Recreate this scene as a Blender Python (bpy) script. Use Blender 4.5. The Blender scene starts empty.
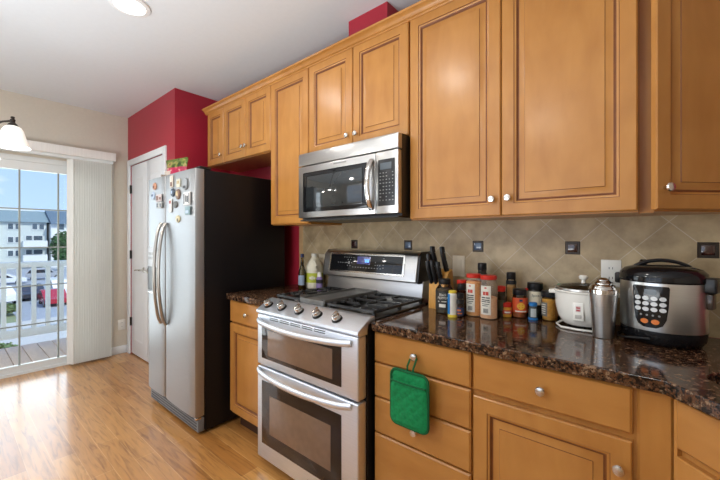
import bpy, bmesh, math, random
from mathutils import Vector, Matrix

random.seed(7)
SC = bpy.context.scene
COL = SC.collection
PI = math.pi

# ------------------------------------------------------------------ camera
cam_d = bpy.data.cameras.new('camera')
cam = bpy.data.objects.new('camera', cam_d)
COL.objects.link(cam)
cam.location = (1.351, -1.87, 1.291)
cam.rotation_euler = (math.radians(90), 0, math.radians(40.066))
cam_d.sensor_width = 36.0
cam_d.lens = 349.78 / 720 * 36.0
cam_d.shift_y = -2.77 / 720
cam_d.clip_start = 0.02
cam_d.clip_end = 600
SC.camera = cam

# ------------------------------------------------------------------ exposure
vs = SC.view_settings
vs.view_transform = 'Standard'
vs.look = 'None'
vs.gamma = 1
vs.use_curve_mapping = False
vs.exposure = 0.06

# ------------------------------------------------------------------ sky
world = bpy.data.worlds.new('sky')
SC.world = world
world.use_nodes = True
wn = world.node_tree.nodes
wl = world.node_tree.links
wn.clear()
w_out = wn.new('ShaderNodeOutputWorld')
w_bg = wn.new('ShaderNodeBackground')
w_tc = wn.new('ShaderNodeTexCoord')
w_sep = wn.new('ShaderNodeSeparateXYZ')
w_ramp = wn.new('ShaderNodeValToRGB')
w_map = wn.new('ShaderNodeMapping')
w_noise = wn.new('ShaderNodeTexNoise')
w_cl = wn.new('ShaderNodeValToRGB')
w_mix = wn.new('ShaderNodeMixRGB')
wl.new(w_tc.outputs['Generated'], w_sep.inputs[0])
wl.new(w_sep.outputs['Z'], w_ramp.inputs[0])
e = w_ramp.color_ramp.elements
e[0].position = 0.0; e[0].color = (0.50, 0.68, 0.95, 1)
e[1].position = 0.45; e[1].color = (0.24, 0.42, 0.86, 1)
w_map.inputs['Scale'].default_value = (3.0, 3.0, 11.0)
w_map.inputs['Location'].default_value = (1.15, 0.7, 0.05)
wl.new(w_tc.outputs['Generated'], w_map.inputs[0])
wl.new(w_map.outputs[0], w_noise.inputs['Vector'])
w_noise.inputs['Scale'].default_value = 1.6
w_noise.inputs['Detail'].default_value = 5
w_noise.inputs['Roughness'].default_value = 0.5
wl.new(w_noise.outputs[0], w_cl.inputs[0])
w_cl.color_ramp.elements[0].position = 0.53
w_cl.color_ramp.elements[1].position = 0.70
wl.new(w_cl.outputs[0], w_mix.inputs[0])
wl.new(w_ramp.outputs[0], w_mix.inputs[1])
w_mix.inputs[2].default_value = (0.92, 0.93, 0.97, 1)
wl.new(w_mix.outputs[0], w_bg.inputs[0])
w_bg.inputs[1].default_value = 1.3
wl.new(w_bg.outputs[0], w_out.inputs[0])

# ------------------------------------------------------------------ sun and large lights
def lamp(name, kind, loc, rot, energy, color=(1, 1, 1), **kw):
    d = bpy.data.lights.new(name, kind)
    d.energy = energy
    d.color = color
    for k, v in kw.items():
        setattr(d, k, v)
    o = bpy.data.objects.new(name, d)
    COL.objects.link(o)
    o.location = loc
    o.rotation_euler = rot
    return o

sun = lamp('sun', 'SUN', (0, 0, 30), (0, 0, 0), 3.2, (1, 0.97, 0.92), angle=0.02)
sun.rotation_euler = Vector((-0.62, -0.32, -0.72)).to_track_quat('-Z', 'Y').to_euler()
# daylight entering by the sliding door, plus an added fill lamp behind the camera
door_light = lamp('door_daylight', 'AREA', (-3.33, -1.80, 1.05), (0, -PI / 2, 0), 33, (0.95, 0.98, 1.0),
                  shape='RECTANGLE', size=1.9, size_y=1.7)
window_fill_lamp = lamp('added_window_fill', 'AREA', (-0.6, -4.12, 1.55), (PI / 2, 0, 0), 12, (0.97, 0.98, 1.0),
                    shape='RECTANGLE', size=3.2, size_y=1.6)
# added fill lamp aimed up, bounced off the ceiling like a strobe
bounce_lamp = lamp('bounce_fill', 'AREA', (-0.1, -2.9, 0.80), (PI, 0, 0), 78, (0.90, 0.96, 1.0), shape='DISK', size=2.0)

# ------------------------------------------------------------------ materials
def srgb(r, g, b):
    f = lambda c: (c / 255 / 12.92) if c / 255 <= 0.04045 else ((c / 255 + 0.055) / 1.055) ** 2.4
    return (f(r), f(g), f(b))

def newmat(name):
    m = bpy.data.materials.new(name)
    m.use_nodes = True
    n = m.node_tree.nodes
    return m, n, m.node_tree.links, n['Principled BSDF']

def pmat(name, col, rough=0.5, metal=0.0, spec=0.5, coat=0.0, var=0.06, scale=30.0, bump=0.0, stretch=(1, 1, 1),
         emit=None, emit_s=0.0, trans=0.0, ior=1.45, alpha=1.0, coat_rough=0.1):
    """Principled with a procedural noise varying the base colour a little."""
    m, n, l, b = newmat(name)
    tc = n.new('ShaderNodeTexCoord')
    mp = n.new('ShaderNodeMapping')
    mp.inputs['Scale'].default_value = stretch
    nz = n.new('ShaderNodeTexNoise')
    nz.inputs['Scale'].default_value = scale
    nz.inputs['Detail'].default_value = 4
    l.new(tc.outputs['Object'], mp.inputs[0])
    l.new(mp.outputs[0], nz.inputs['Vector'])
    rp = n.new('ShaderNodeValToRGB')
    rp.color_ramp.elements[0].position = 0.3
    rp.color_ramp.elements[1].position = 0.7
    rp.color_ramp.elements[0].color = (*[max(0, c * (1 - var)) for c in col], 1)
    rp.color_ramp.elements[1].color = (*[min(1, c * (1 + var)) for c in col], 1)
    l.new(nz.outputs[0], rp.inputs[0])
    l.new(rp.outputs[0], b.inputs['Base Color'])
    b.inputs['Roughness'].default_value = rough
    b.inputs['Metallic'].default_value = metal
    b.inputs['Specular IOR Level'].default_value = spec
    b.inputs['Coat Weight'].default_value = coat
    b.inputs['Coat Roughness'].default_value = coat_rough
    b.inputs['Transmission Weight'].default_value = trans
    b.inputs['IOR'].default_value = ior
    b.inputs['Alpha'].default_value = alpha
    if emit:
        b.inputs['Emission Color'].default_value = (*emit, 1)
        b.inputs['Emission Strength'].default_value = emit_s
    if bump:
        bp = n.new('ShaderNodeBump')
        bp.inputs['Strength'].default_value = bump
        bp.inputs['Distance'].default_value = 0.002
        l.new(nz.outputs[0], bp.inputs['Height'])
        l.new(bp.outputs[0], b.inputs['Normal'])
    return m

def ramp(n, stops):
    r = n.new('ShaderNodeValToRGB')
    els = r.color_ramp.elements
    els[0].position, els[0].color = stops[0][0], (*stops[0][1], 1)
    els[1].position, els[1].color = stops[-1][0], (*stops[-1][1], 1)
    for p, c in stops[1:-1]:
        x = els.new(p)
        x.color = (*c, 1)
    return r

def wood_mat(name, c1, c2, stretch, rough=0.36, coat=0.30):
    m, n, l, b = newmat(name)
    tc = n.new('ShaderNodeTexCoord')
    mp = n.new('ShaderNodeMapping'); mp.inputs['Scale'].default_value = stretch
    nz = n.new('ShaderNodeTexNoise'); nz.inputs['Scale'].default_value = 3.0
    nz.inputs['Detail'].default_value = 6; nz.inputs['Distortion'].default_value = 0.4
    l.new(tc.outputs['Object'], mp.inputs[0]); l.new(mp.outputs[0], nz.inputs['Vector'])
    bl = n.new('ShaderNodeTexNoise'); bl.inputs['Scale'].default_value = 5.0; bl.inputs['Detail'].default_value = 2
    l.new(tc.outputs['Object'], bl.inputs['Vector'])
    ad = n.new('ShaderNodeMath'); ad.operation = 'ADD'
    hf = n.new('ShaderNodeMath'); hf.operation = 'MULTIPLY'; hf.inputs[1].default_value = 0.5
    l.new(nz.outputs[0], ad.inputs[0]); l.new(bl.outputs[0], ad.inputs[1]); l.new(ad.outputs[0], hf.inputs[0])
    r = ramp(n, [(0.36, c1), (0.64, c2)])
    l.new(hf.outputs[0], r.inputs[0]); l.new(r.outputs[0], b.inputs['Base Color'])
    b.inputs['Roughness'].default_value = rough
    b.inputs['Coat Weight'].default_value = coat
    b.inputs['Coat Roughness'].default_value = 0.22
    b.inputs['Specular IOR Level'].default_value = 0.32
    return m

M = {}
WOOD_A, WOOD_B = srgb(176, 118, 54), srgb(194, 136, 68)
M['wood'] = wood_mat('maple', WOOD_A, WOOD_B, (5, 5, 1.4))
M['woodh'] = wood_mat('maple_horizontal_grain', WOOD_A, WOOD_B, (1.4, 5, 5))
M['glaze'] = pmat('dark_glaze_in_grooves', srgb(120, 68, 30), 0.45, var=0.15)
M['wood_in'] = pmat('cabinet_underside', srgb(150, 108, 70), 0.6)
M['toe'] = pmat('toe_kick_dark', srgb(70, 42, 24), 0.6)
M['wallred'] = pmat('paint_red', srgb(172, 40, 58), 0.38, var=0.02, scale=60, bump=0.05)
M['wallbeige'] = pmat('paint_beige', srgb(216, 208, 192), 0.65, var=0.02, scale=60, bump=0.05)
M['ceil'] = pmat('paint_ceiling', srgb(226, 232, 236), 0.8, var=0.01)
M['white'] = pmat('paint_white_trim', srgb(236, 239, 240), 0.4, var=0.01)
M['plate'] = pmat('white_plastic', srgb(238, 236, 228), 0.35, var=0.01)
M['ivory'] = pmat('ivory_plastic', srgb(226, 214, 190), 0.4, var=0.01)
M['steel'] = pmat('brushed_steel', (0.64, 0.64, 0.63), 0.30, 1.0, var=0.05, scale=6, stretch=(2, 2, 120))
M['steelh'] = pmat('brushed_steel_horizontal', (0.78, 0.82, 0.87), 0.45, 1.0, var=0.05, scale=6, stretch=(2, 120, 120))
M['mwsteel'] = pmat('microwave_steel', (0.50, 0.49, 0.475), 0.33, 1.0, var=0.05, scale=6, stretch=(2, 120, 120))
M['fridge_steel'] = pmat('fridge_steel', (0.40, 0.41, 0.42), 0.45, 1.0, var=0.03, scale=6, stretch=(2, 2, 100))
M['fridge_handle'] = pmat('brushed_bronze_steel', (0.40, 0.37, 0.33), 0.3, 1.0, var=0.05)
M['chrome'] = pmat('polished_steel', (0.72, 0.70, 0.67), 0.12, 1.0, var=0.02)
M['nickel'] = pmat('satin_nickel', (0.70, 0.67, 0.62), 0.22, 1.0, var=0.02)
M['bronze'] = pmat('dark_bronze', srgb(52, 46, 42), 0.4, 0.7, var=0.1)
M['black'] = pmat('black_plastic', (0.012, 0.012, 0.013), 0.32, var=0.1)
M['blackgloss'] = pmat('black_gloss', (0.008, 0.008, 0.009), 0.08, var=0.05)
M['fridge_side'] = pmat('black_textured_side', (0.007, 0.0055, 0.006), 0.42, spec=0.3, var=0.2, scale=300, bump=0.15)
M['iron'] = pmat('cast_iron', (0.03, 0.029, 0.028), 0.36, var=0.2, scale=200, bump=0.2)
M['griddle'] = pmat('griddle_plate', (0.14, 0.135, 0.125), 0.42, 0.3, var=0.1, scale=40)
M['ovenglass'] = pmat('oven_glass', (0.03, 0.018, 0.012), 0.06, var=0.05, spec=0.35)
M['oven_reflection'] = pmat('oven_screen_reflection', srgb(126, 100, 80), 0.15, var=0.08, spec=0.45)  # beige room reflection put into the inner window's colour
M['mwglass'] = pmat('microwave_glass', (0.022, 0.026, 0.028), 0.06, var=0.1, coat=0.6, coat_rough=0.03)
M['btn'] = pmat('button_print', srgb(205, 205, 200), 0.5)
M['btn_dim'] = pmat('button_print_dim', srgb(140, 140, 138), 0.5)
M['lcd'] = pmat('dim_display', srgb(70, 78, 84), 0.2, emit=(0.10, 0.12, 0.14), emit_s=0.4)
M['bluelcd'] = pmat('blue_display', (0.01, 0.015, 0.12), 0.15, emit=(0.012, 0.02, 0.20), emit_s=0.25)
M['bluedigit'] = pmat('blue_digits', (0.1, 0.3, 0.9), 0.3, emit=(0.10, 0.35, 1.0), emit_s=1.2)
M['greenmitt'] = pmat('green_cotton', srgb(0, 128, 70), 0.85, var=0.18, scale=90, bump=0.5)
M['greentrim'] = pmat('green_binding', srgb(8, 92, 50), 0.85, var=0.1, scale=90)
M['shade'] = pmat('frosted_glass', (0.9, 0.88, 0.83), 0.5, var=0.03, scale=8, emit=(1.0, 0.95, 0.88), emit_s=0.30)
M['lampglow'] = pmat('lamp_glow', (0.9, 0.9, 0.88), 0.5, emit=(1.0, 0.95, 0.86), emit_s=4.0)
M['blind'] = pmat('vinyl_blind', srgb(242, 242, 236), 0.55, var=0.03, scale=4, stretch=(1, 30, 1))
M['vinyl'] = pmat('white_vinyl', srgb(226, 230, 228), 0.45, var=0.01)
M['muntin'] = pmat('grille_bar', srgb(150, 158, 152), 0.5, var=0.02)
M['woodblock'] = pmat('beech_block', srgb(206, 150, 70), 0.45, var=0.12, scale=20, stretch=(6, 6, 1))

def glass_mat(name, tint=(1, 1, 1), ior=1.45):
    m, n, l, b = newmat(name)
    n.remove(b)
    out = n['Material Output']
    t = n.new('ShaderNodeBsdfTransparent'); t.inputs[0].default_value = (*tint, 1)
    g = n.new('ShaderNodeBsdfGlossy'); g.inputs['Roughness'].default_value = 0.02
    nz = n.new('ShaderNodeTexNoise'); nz.inputs['Scale'].default_value = 2.0
    f = n.new('ShaderNodeFresnel'); f.inputs[0].default_value = ior
    mx = n.new('ShaderNodeMixShader')
    l.new(f.outputs[0], mx.inputs[0]); l.new(t.outputs[0], mx.inputs[1]); l.new(g.outputs[0], mx.inputs[2])
    l.new(mx.outputs[0], out.inputs[0])
    return m
M['pane'] = glass_mat('window_glass', (0.96, 0.985, 0.975))
M['jar'] = glass_mat('clear_plastic', (0.97, 0.96, 0.94), 1.4)
def cloudy_mat(name, haze, amount):
    m, n, l, b = newmat(name)
    t = n.new('ShaderNodeBsdfTransparent'); t.inputs[0].default_value = (0.97, 0.96, 0.94, 1)
    mx = n.new('ShaderNodeMixShader'); mx.inputs[0].default_value = amount
    nz = n.new('ShaderNodeTexNoise'); nz.inputs['Scale'].default_value = 60
    r = ramp(n, [(0.3, tuple(c * 0.9 for c in haze)), (0.7, haze)])
    l.new(nz.outputs[0], r.inputs[0]); l.new(r.outputs[0], b.inputs['Base Color'])
    b.inputs['Roughness'].default_value = 0.15
    l.new(t.outputs[0], mx.inputs[1]); l.new(b.outputs[0], mx.inputs[2])
    l.new(mx.outputs[0], n['Material Output'].inputs[0])
    return m
M['jarcloudy'] = cloudy_mat('cloudy_plastic', srgb(226, 204, 186), 0.17)
M['lidglass'] = glass_mat('smoky_lid_glass', (0.62, 0.54, 0.46), 1.5)

def granite():
    m, n, l, b = newmat('granite')
    tc = n.new('ShaderNodeTexCoord')
    v = n.new('ShaderNodeTexVoronoi'); v.inputs['Scale'].default_value = 125
    nz = n.new('ShaderNodeTexNoise'); nz.inputs['Scale'].default_value = 58
    nz.inputs['Detail'].default_value = 8; nz.inputs['Roughness'].default_value = 0.72
    for x in (v, nz):
        l.new(tc.outputs['Object'], x.inputs['Vector'])
    a = n.new('ShaderNodeMath'); a.operation = 'MULTIPLY_ADD'; a.inputs[1].default_value = 0.35
    l.new(v.outputs['Color'], a.inputs[0]); l.new(nz.outputs[0], a.inputs[2])
    r = ramp(n, [(0.50, (0.005, 0.004, 0.004)), (0.62, (0.020, 0.011, 0.008)), (0.71, (0.15, 0.062, 0.026)),
                 (0.77, (0.012, 0.010, 0.009)), (0.86, (0.34, 0.21, 0.12)), (0.94, (0.02, 0.016, 0.014))])
    l.new(a.outputs[0], r.inputs[0]); l.new(r.outputs[0], b.inputs['Base Color'])
    b.inputs['Roughness'].default_value = 0.10
    b.inputs['Specular IOR Level'].default_value = 0.42
    return m
M['granite'] = granite()

def floor_mat():
    m, n, l, b = newmat('oak_planks')
    tc = n.new('ShaderNodeTexCoord')
    br = n.new('ShaderNodeTexBrick')
    br.offset = 0.37; br.offset_frequency = 2; br.squash = 1.0
    br.inputs['Scale'].default_value = 1.0
    br.inputs['Brick Width'].default_value = 0.95
    br.inputs['Row Height'].default_value = 0.105
    br.inputs['Mortar Size'].default_value = 0.0018
    br.inputs['Mortar Smooth'].default_value = 0.3
    br.inputs['Bias'].default_value = 0.0
    br.inputs['Color1'].default_value = (*srgb(168, 112, 54), 1)
    br.inputs['Color2'].default_value = (*srgb(200, 146, 82), 1)
    br.inputs['Mortar'].default_value = (*srgb(206, 158, 100), 1)
    l.new(tc.outputs['Object'], br.inputs['Vector'])
    mp = n.new('ShaderNodeMapping'); mp.inputs['Scale'].default_value = (1.6, 16, 1)
    nz = n.new('ShaderNodeTexNoise'); nz.inputs['Scale'].default_value = 2.2
    nz.inputs['Detail'].default_value = 7; nz.inputs['Distortion'].default_value = 1.4
    l.new(tc.outputs['Object'], mp.inputs[0]); l.new(mp.outputs[0], nz.inputs['Vector'])
    r = ramp(n, [(0.30, (0.50, 0.40, 0.31)), (0.50, (1, 1, 1)), (0.75, (1.2, 1.18, 1.13))])
    l.new(nz.outputs[0], r.inputs[0])
    mx = n.new('ShaderNodeMixRGB'); mx.blend_type = 'MULTIPLY'; mx.inputs[0].default_value = 0.8
    l.new(br.outputs[0], mx.inputs[1]); l.new(r.outputs[0], mx.inputs[2])
    l.new(mx.outputs[0], b.inputs['Base Color'])
    b.inputs['Roughness'].default_value = 0.34
    b.inputs['Coat Weight'].default_value = 0.7
    b.inputs['Coat Roughness'].default_value = 0.16
    return m
M['floor'] = floor_mat()

def tile_mat():
    m, n, l, b = newmat('diagonal_stone_tile')
    tc = n.new('ShaderNodeTexCoord')
    sp = n.new('ShaderNodeSeparateXYZ'); l.new(tc.outputs['Object'], sp.inputs[0])
    def comb(op):
        a = n.new('ShaderNodeMath'); a.operation = op
        l.new(sp.outputs['X'], a.inputs[0]); l.new(sp.outputs['Z'], a.inputs[1])
        s = n.new('ShaderNodeMath'); s.operation = 'MULTIPLY'; s.inputs[1].default_value = 0.70711
        l.new(a.outputs[0], s.inputs[0])
        return s
    p, q = comb('ADD'), comb('SUBTRACT')
    cb = n.new('ShaderNodeCombineXYZ'); l.new(p.outputs[0], cb.inputs[0]); l.new(q.outputs[0], cb.inputs[1])
    br = n.new('ShaderNodeTexBrick'); br.offset = 0.0
    br.inputs['Scale'].default_value = 1.0
    br.inputs['Brick Width'].default_value = 0.15663
    br.inputs['Row Height'].default_value = 0.15663
    br.inputs['Mortar Size'].default_value = 0.0016
    br.inputs['Mortar Smooth'].default_value = 0.3
    br.inputs['Color1'].default_value = (*srgb(178, 157, 122), 1)
    br.inputs['Color2'].default_value = (*srgb(192, 172, 136), 1)
    br.inputs['Mortar'].default_value = (*srgb(206, 194, 172), 1)
    l.new(cb.outputs[0], br.inputs['Vector'])
    nz = n.new('ShaderNodeTexNoise'); nz.inputs['Scale'].default_value = 9
    nz.inputs['Detail'].default_value = 6; nz.inputs['Roughness'].default_value = 0.6
    l.new(tc.outputs['Object'], nz.inputs['Vector'])
    r = ramp(n, [(0.34, (0.72, 0.68, 0.62)), (0.50, (0.93, 0.91, 0.88)), (0.64, (1.10, 1.09, 1.06))])
    l.new(nz.outputs[0], r.inputs[0])
    mx = n.new('ShaderNodeMixRGB'); mx.blend_type = 'MULTIPLY'; mx.inputs[0].default_value = 1.0
    l.new(br.outputs[0], mx.inputs[1]); l.new(r.outputs[0], mx.inputs[2])
    l.new(mx.outputs[0], b.inputs['Base Color'])
    b.inputs['Roughness'].default_value = 0.42
    bp = n.new('ShaderNodeBump'); bp.inputs['Strength'].default_value = 0.4; bp.inputs['Distance'].default_value = 0.001
    bp.invert = True
    l.new(br.outputs['Fac'], bp.inputs['Height']); l.new(bp.outputs[0], b.inputs['Normal'])
    return m
M['tile'] = tile_mat()

def col(name, r, g, b, rough=0.5, **kw):
    if name not in M:
        M[name] = pmat(name, srgb(r, g, b), rough, **kw)
    return M[name]

# ------------------------------------------------------------------ mesh helpers
class MB:
    """collects shapes in one bmesh"""
    def __init__(self):
        self.bm = bmesh.new()

    def box(self, x0, x1, y0, y1, z0, z1, bev=0.0, seg=2, mat=None):
        vs_ = [self.bm.verts.new((x, y, z)) for x in (x0, x1) for y in (y0, y1) for z in (z0, z1)]
        idx = [(0, 1, 3, 2), (4, 6, 7, 5), (0, 4, 5, 1), (2, 3, 7, 6), (0, 2, 6, 4), (1, 5, 7, 3)]
        fs = [self.bm.faces.new([vs_[i] for i in f]) for f in idx]
        if mat is not None:
            bmesh.ops.transform(self.bm, matrix=mat, verts=vs_)
        if bev > 0:
            es = list({ed for f in fs for ed in f.edges})
            bmesh.ops.bevel(self.bm, geom=es, offset=bev, segments=seg, affect='EDGES', profile=0.5)
        return self

    def prism(self, pts, axis, a, b, bev=0.0, seg=2):
        """polygon pts (2-D, counter order free) extruded along axis 'x','y' or 'z' from a to b"""
        def p3(p, t):
            return {'x': (t, p[0], p[1]), 'y': (p[0], t, p[1]), 'z': (p[0], p[1], t)}[axis]
        A = [self.bm.verts.new(p3(p, a)) for p in pts]
        B = [self.bm.verts.new(p3(p, b)) for p in pts]
        n = len(pts)
        fs = [self.bm.faces.new(A), self.bm.faces.new(B[::-1])]
        for i in range(n):
            fs.append(self.bm.faces.new([A[i], B[i], B[(i + 1) % n], A[(i + 1) % n]]))
        if bev > 0:
            es = list({ed for f in fs[:2] for ed in f.edges})
            bmesh.ops.bevel(self.bm, geom=es, offset=bev, segments=seg, affect='EDGES', profile=0.5)
        return self

    def lathe(self, prof, c=(0, 0, 0), seg=28, mat=None, sx=1.0, sy=1.0, arc=None):
        rings = []
        made = []
        for r, z in prof:
            if r < 1e-6:
                v = self.bm.verts.new((c[0], c[1], c[2] + z)); rings.append([v]); made.append(v)
            else:
                ring = [self.bm.verts.new((c[0] + r * sx * math.cos(2 * PI * i / seg), c[1] + r * sy * math.sin(2 * PI * i / seg), c[2] + z)) for i in range(seg)]
                rings.append(ring); made += ring
        for a, b in zip(rings, rings[1:]):
            if len(a) == 1 and len(b) == 1:
                continue
            for i in range(seg):
                j = (i + 1) % seg
                if len(a) == 1:
                    self.bm.faces.new([a[0], b[i], b[j]])
                elif len(b) == 1:
                    self.bm.faces.new([a[i], b[0], a[j]])
                else:
                    self.bm.faces.new([a[i], b[i], b[j], a[j]])
        if mat is not None:
            bmesh.ops.transform(self.bm, matrix=mat, verts=made)
        return self

    def cyl(self, p0, p1, r0, r1=None, seg=16, bev=0.0):
        r1 = r0 if r1 is None else r1
        p0, p1 = Vector(p0), Vector(p1)
        d = p1 - p0
        L = d.length
        mt = Matrix.Translation(p0) @ d.to_track_quat('Z', 'Y').to_matrix().to_4x4()
        if bev > 0:
            prof = [(0, 0), (r0 - bev, 0), (r0, bev), (r1, L - bev), (r1 - bev, L), (0, L)]
        else:
            prof = [(0, 0), (r0, 0), (r1, L), (0, L)]
        return self.lathe(prof, seg=seg, mat=mt)

    def tube(self, pts, r, seg=10, flat=None, up=(0, 0, 1)):
        """swept tube; flat=(a,b) gives an elliptical section (a along side, b along up)"""
        pts = [Vector(p) for p in pts]
        rings = []
        n = len(pts)
        for i, p in enumerate(pts):
            t = (pts[min(i + 1, n - 1)] - pts[max(i - 1, 0)]).normalized()
            u = Vector(up)
            s = t.cross(u)
            if s.length < 1e-4:
                s = t.cross(Vector((0, 1, 0)))
            s.normalize()
            u = s.cross(t).normalized()
            a, b = flat if flat else (r, r)
            if callable(r):
                a = b = r(i / (n - 1))
            rings.append([self.bm.verts.new(p + s * a * math.cos(2 * PI * k / seg) + u * b * math.sin(2 * PI * k / seg)) for k in range(seg)])
        for A, B in zip(rings, rings[1:]):
            for k in range(seg):
                self.bm.faces.new([A[k], A[(k + 1) % seg], B[(k + 1) % seg], B[k]])
        self.bm.faces.new(rings[0][::-1])
        self.bm.faces.new(rings[-1])
        return self

    def rings(self, x0, x1, z0, z1, prof, y0, glaze=()):
        """rectangular panel facing -y: prof = [(inset, depth)] from outer back to inner face, then filled"""
        loops = []
        for ins, dep in prof:
            loops.append([self.bm.verts.new(p) for p in ((x0 + ins, y0 + dep, z0 + ins), (x1 - ins, y0 + dep, z0 + ins),
                                                         (x1 - ins, y0 + dep, z1 - ins), (x0 + ins, y0 + dep, z1 - ins))])
        for i, (A, B) in enumerate(zip(loops, loops[1:])):
            for k in range(4):
                f = self.bm.faces.new([A[k], A[(k + 1) % 4], B[(k + 1) % 4], B[k]])
                if i in glaze:
                    f.material_index = 1
        self.bm.faces.new(loops[-1])
        self.bm.faces.new(loops[0][::-1])
        return self

    def outline(self, pts, y0, y1, bev=0.0):
        return self.prism(pts, 'y', y0, y1, bev)

    def build(self, name, mat, parent=None, label=None, loc=None, smooth=True):
        bmesh.ops.recalc_face_normals(self.bm, faces=self.bm.faces[:])
        if smooth:
            for f in self.bm.faces:
                f.smooth = True
            for ed in self.bm.edges:
                if len(ed.link_faces) == 2 and ed.calc_face_angle(0) > 0.62:
                    ed.smooth = False
        if loc is not None:
            bmesh.ops.translate(self.bm, verts=self.bm.verts[:], vec=-Vector(loc))
        me = bpy.data.meshes.new(name)
        self.bm.to_mesh(me)
        self.bm.free()
        o = bpy.data.objects.new(name, me)
        COL.objects.link(o)
        for m_ in (mat if isinstance(mat, (list, tuple)) else (mat,)):
            me.materials.append(m_)
        if loc is not None:
            o.location = loc
        if parent is not None:
            o.parent = parent
        if label:
            o['label'] = label
        return o

def box(x0, x1, y0, y1, z0, z1, bev=0.0):
    return MB().box(x0, x1, y0, y1, z0, z1, bev)

def thing(name, label, cat, loc=(0, 0, 0), rz=0.0, group=None):
    o = bpy.data.objects.new(name, None)
    o.empty_display_size = 0.05
    COL.objects.link(o)
    o.location = loc
    o.rotation_euler = (0, 0, rz)
    return tag(o, label, cat, group)

def tag(o, label, cat, group=None, kind=None):
    o['label'] = label
    o['category'] = cat
    if group:
        o['group'] = group
    if kind:
        o['kind'] = kind
    return o

def struct(o, label, cat):
    o['kind'] = 'structure'
    o['label'] = label
    o['category'] = cat
    return o

def children(o):
    return [c for c in bpy.data.objects if c.parent == o]

def copy_tree(o, parent=None):
    c = o.copy()
    COL.objects.link(c)
    c.parent = parent
    for ch in children(o):
        copy_tree(ch, c)
    return c

def text(name, body, size, mtx, mat, parent, depth=0.0004, align='CENTER'):
    cu = bpy.data.curves.new(name, 'FONT')
    cu.body = body
    cu.size = size
    cu.align_x = align
    cu.align_y = 'CENTER'
    cu.extrude = depth
    cu.resolution_u = 2
    t = bpy.data.objects.new(name, cu)
    COL.objects.link(t)
    bpy.context.view_layer.update()
    me = bpy.data.meshes.new_from_object(t.evaluated_get(bpy.context.evaluated_depsgraph_get()))
    bpy.data.objects.remove(t)
    me.transform(mtx)
    me.materials.clear()
    me.materials.append(mat)
    o = bpy.data.objects.new(name, me)
    COL.objects.link(o)
    o.parent = parent
    return o

def facing(x, y, z):
    """text placed upright, facing -y, centred at a point"""
    return Matrix.Translation((x, y, z)) @ Matrix.Rotation(PI / 2, 4, 'X')

# ================================================================== ROOM
H = 2.634
XL, XR, YF = -3.193, 3.2, -4.2
struct(box(XL - 0.15, XR + 0.15, YF - 0.15, 0.15, -0.12, 0).build('floor', M['floor']), 'honey oak plank floor', 'floor')
struct(box(XL - 0.15, XR + 0.15, YF - 0.15, 0.15, H, H + 0.12).build('ceiling', M['ceil']), 'flat white ceiling', 'ceiling')
struct(box(XL - 0.15, XR + 0.15, 0, 0.15, 0, H).build('wall_back', M['wallred']), 'deep red painted wall behind the cabinets', 'wall')
struct(box(XR, XR + 0.15, YF, 0, 0, H).build('wall_right', M['wallbeige']), 'beige side wall', 'wall')
# left wall with the opening of the sliding door
DY0, DY1, DZ = -2.62, -0.75, 2.06
w = MB()
w.box(XL - 0.15, XL, DY1, 0, 0, H)
w.box(XL - 0.15, XL, YF, DY0, 0, H)
w.box(XL - 0.15, XL, DY0, DY1, DZ, H)
struct(w.build('wall_left', M['wallbeige']), 'beige wall around the sliding glass door', 'wall')
# wall behind the camera with a wide window added for fill light
w = MB()
w.box(XL, -2.3, YF - 0.15, YF, 0, H)
w.box(1.1, XR, YF - 0.15, YF, 0, H)
w.box(-2.3, 1.1, YF - 0.15, YF, 0, 0.7)
w.box(-2.3, 1.1, YF - 0.15, YF, 2.35, H)
struct(w.build('wall_front', M['wallbeige']), 'beige wall facing the kitchen run', 'wall')
win = struct(MB().box(-2.3, 1.1, YF - 0.10, YF - 0.03, 0.7, 0.76).box(-2.3, 1.1, YF - 0.10, YF - 0.03, 2.29, 2.35)
             .box(-2.3, -2.24, YF - 0.10, YF - 0.03, 0.76, 2.29).box(1.04, 1.1, YF - 0.10, YF - 0.03, 0.76, 2.29)
             .box(-1.20, -1.14, YF - 0.10, YF - 0.03, 0.76, 2.29).box(-0.06, 0.0, YF - 0.10, YF - 0.03, 0.76, 2.29)
             .build('added_window_1', M['white']), 'added unseen white framed window giving fill light opposite the kitchen run', 'window')  # unseen window, put in to light the room
# boxed-out pantry block, front y = -0.535, side x = -1.946
PX, PY = -1.946, -0.535
w = MB()
w.box(XL, PX, PY + 0.04, 0, 0, H)
w.box(XL, -3.10, PY, PY + 0.04, 0, H)
w.box(-2.18, PX, PY, PY + 0.04, 0, H)
w.box(-3.10, -2.18, PY, PY + 0.04, 2.085, H)
struct(w.build('wall_pantry', M['wallred']), 'red painted pantry corner boxed out beside the refrigerator', 'wall')
struct(box(-0.106, 0.188, -0.247, 0, 2.43, H).build('wall_duct', M['wallred']), 'small red boxed duct above the cabinets', 'wall')
# casing of the pantry opening
struct(MB().box(-3.163, -3.098, PY - 0.018, PY, 0, 2.145, 0.004).box(-2.182, -2.119, PY - 0.018, PY, 0, 2.145, 0.004)
       .box(-3.098, -2.182, PY - 0.018, PY, 2.082, 2.145, 0.004).build('trim_1', M['white']), 'white casing around the pantry doors', 'trim')
struct(MB().box(XL, XL + 0.014, -0.80, PY, 0, 0.085, 0.003).build('baseboard_left', M['white']), 'white baseboard under the beige wall', 'baseboard')

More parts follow.
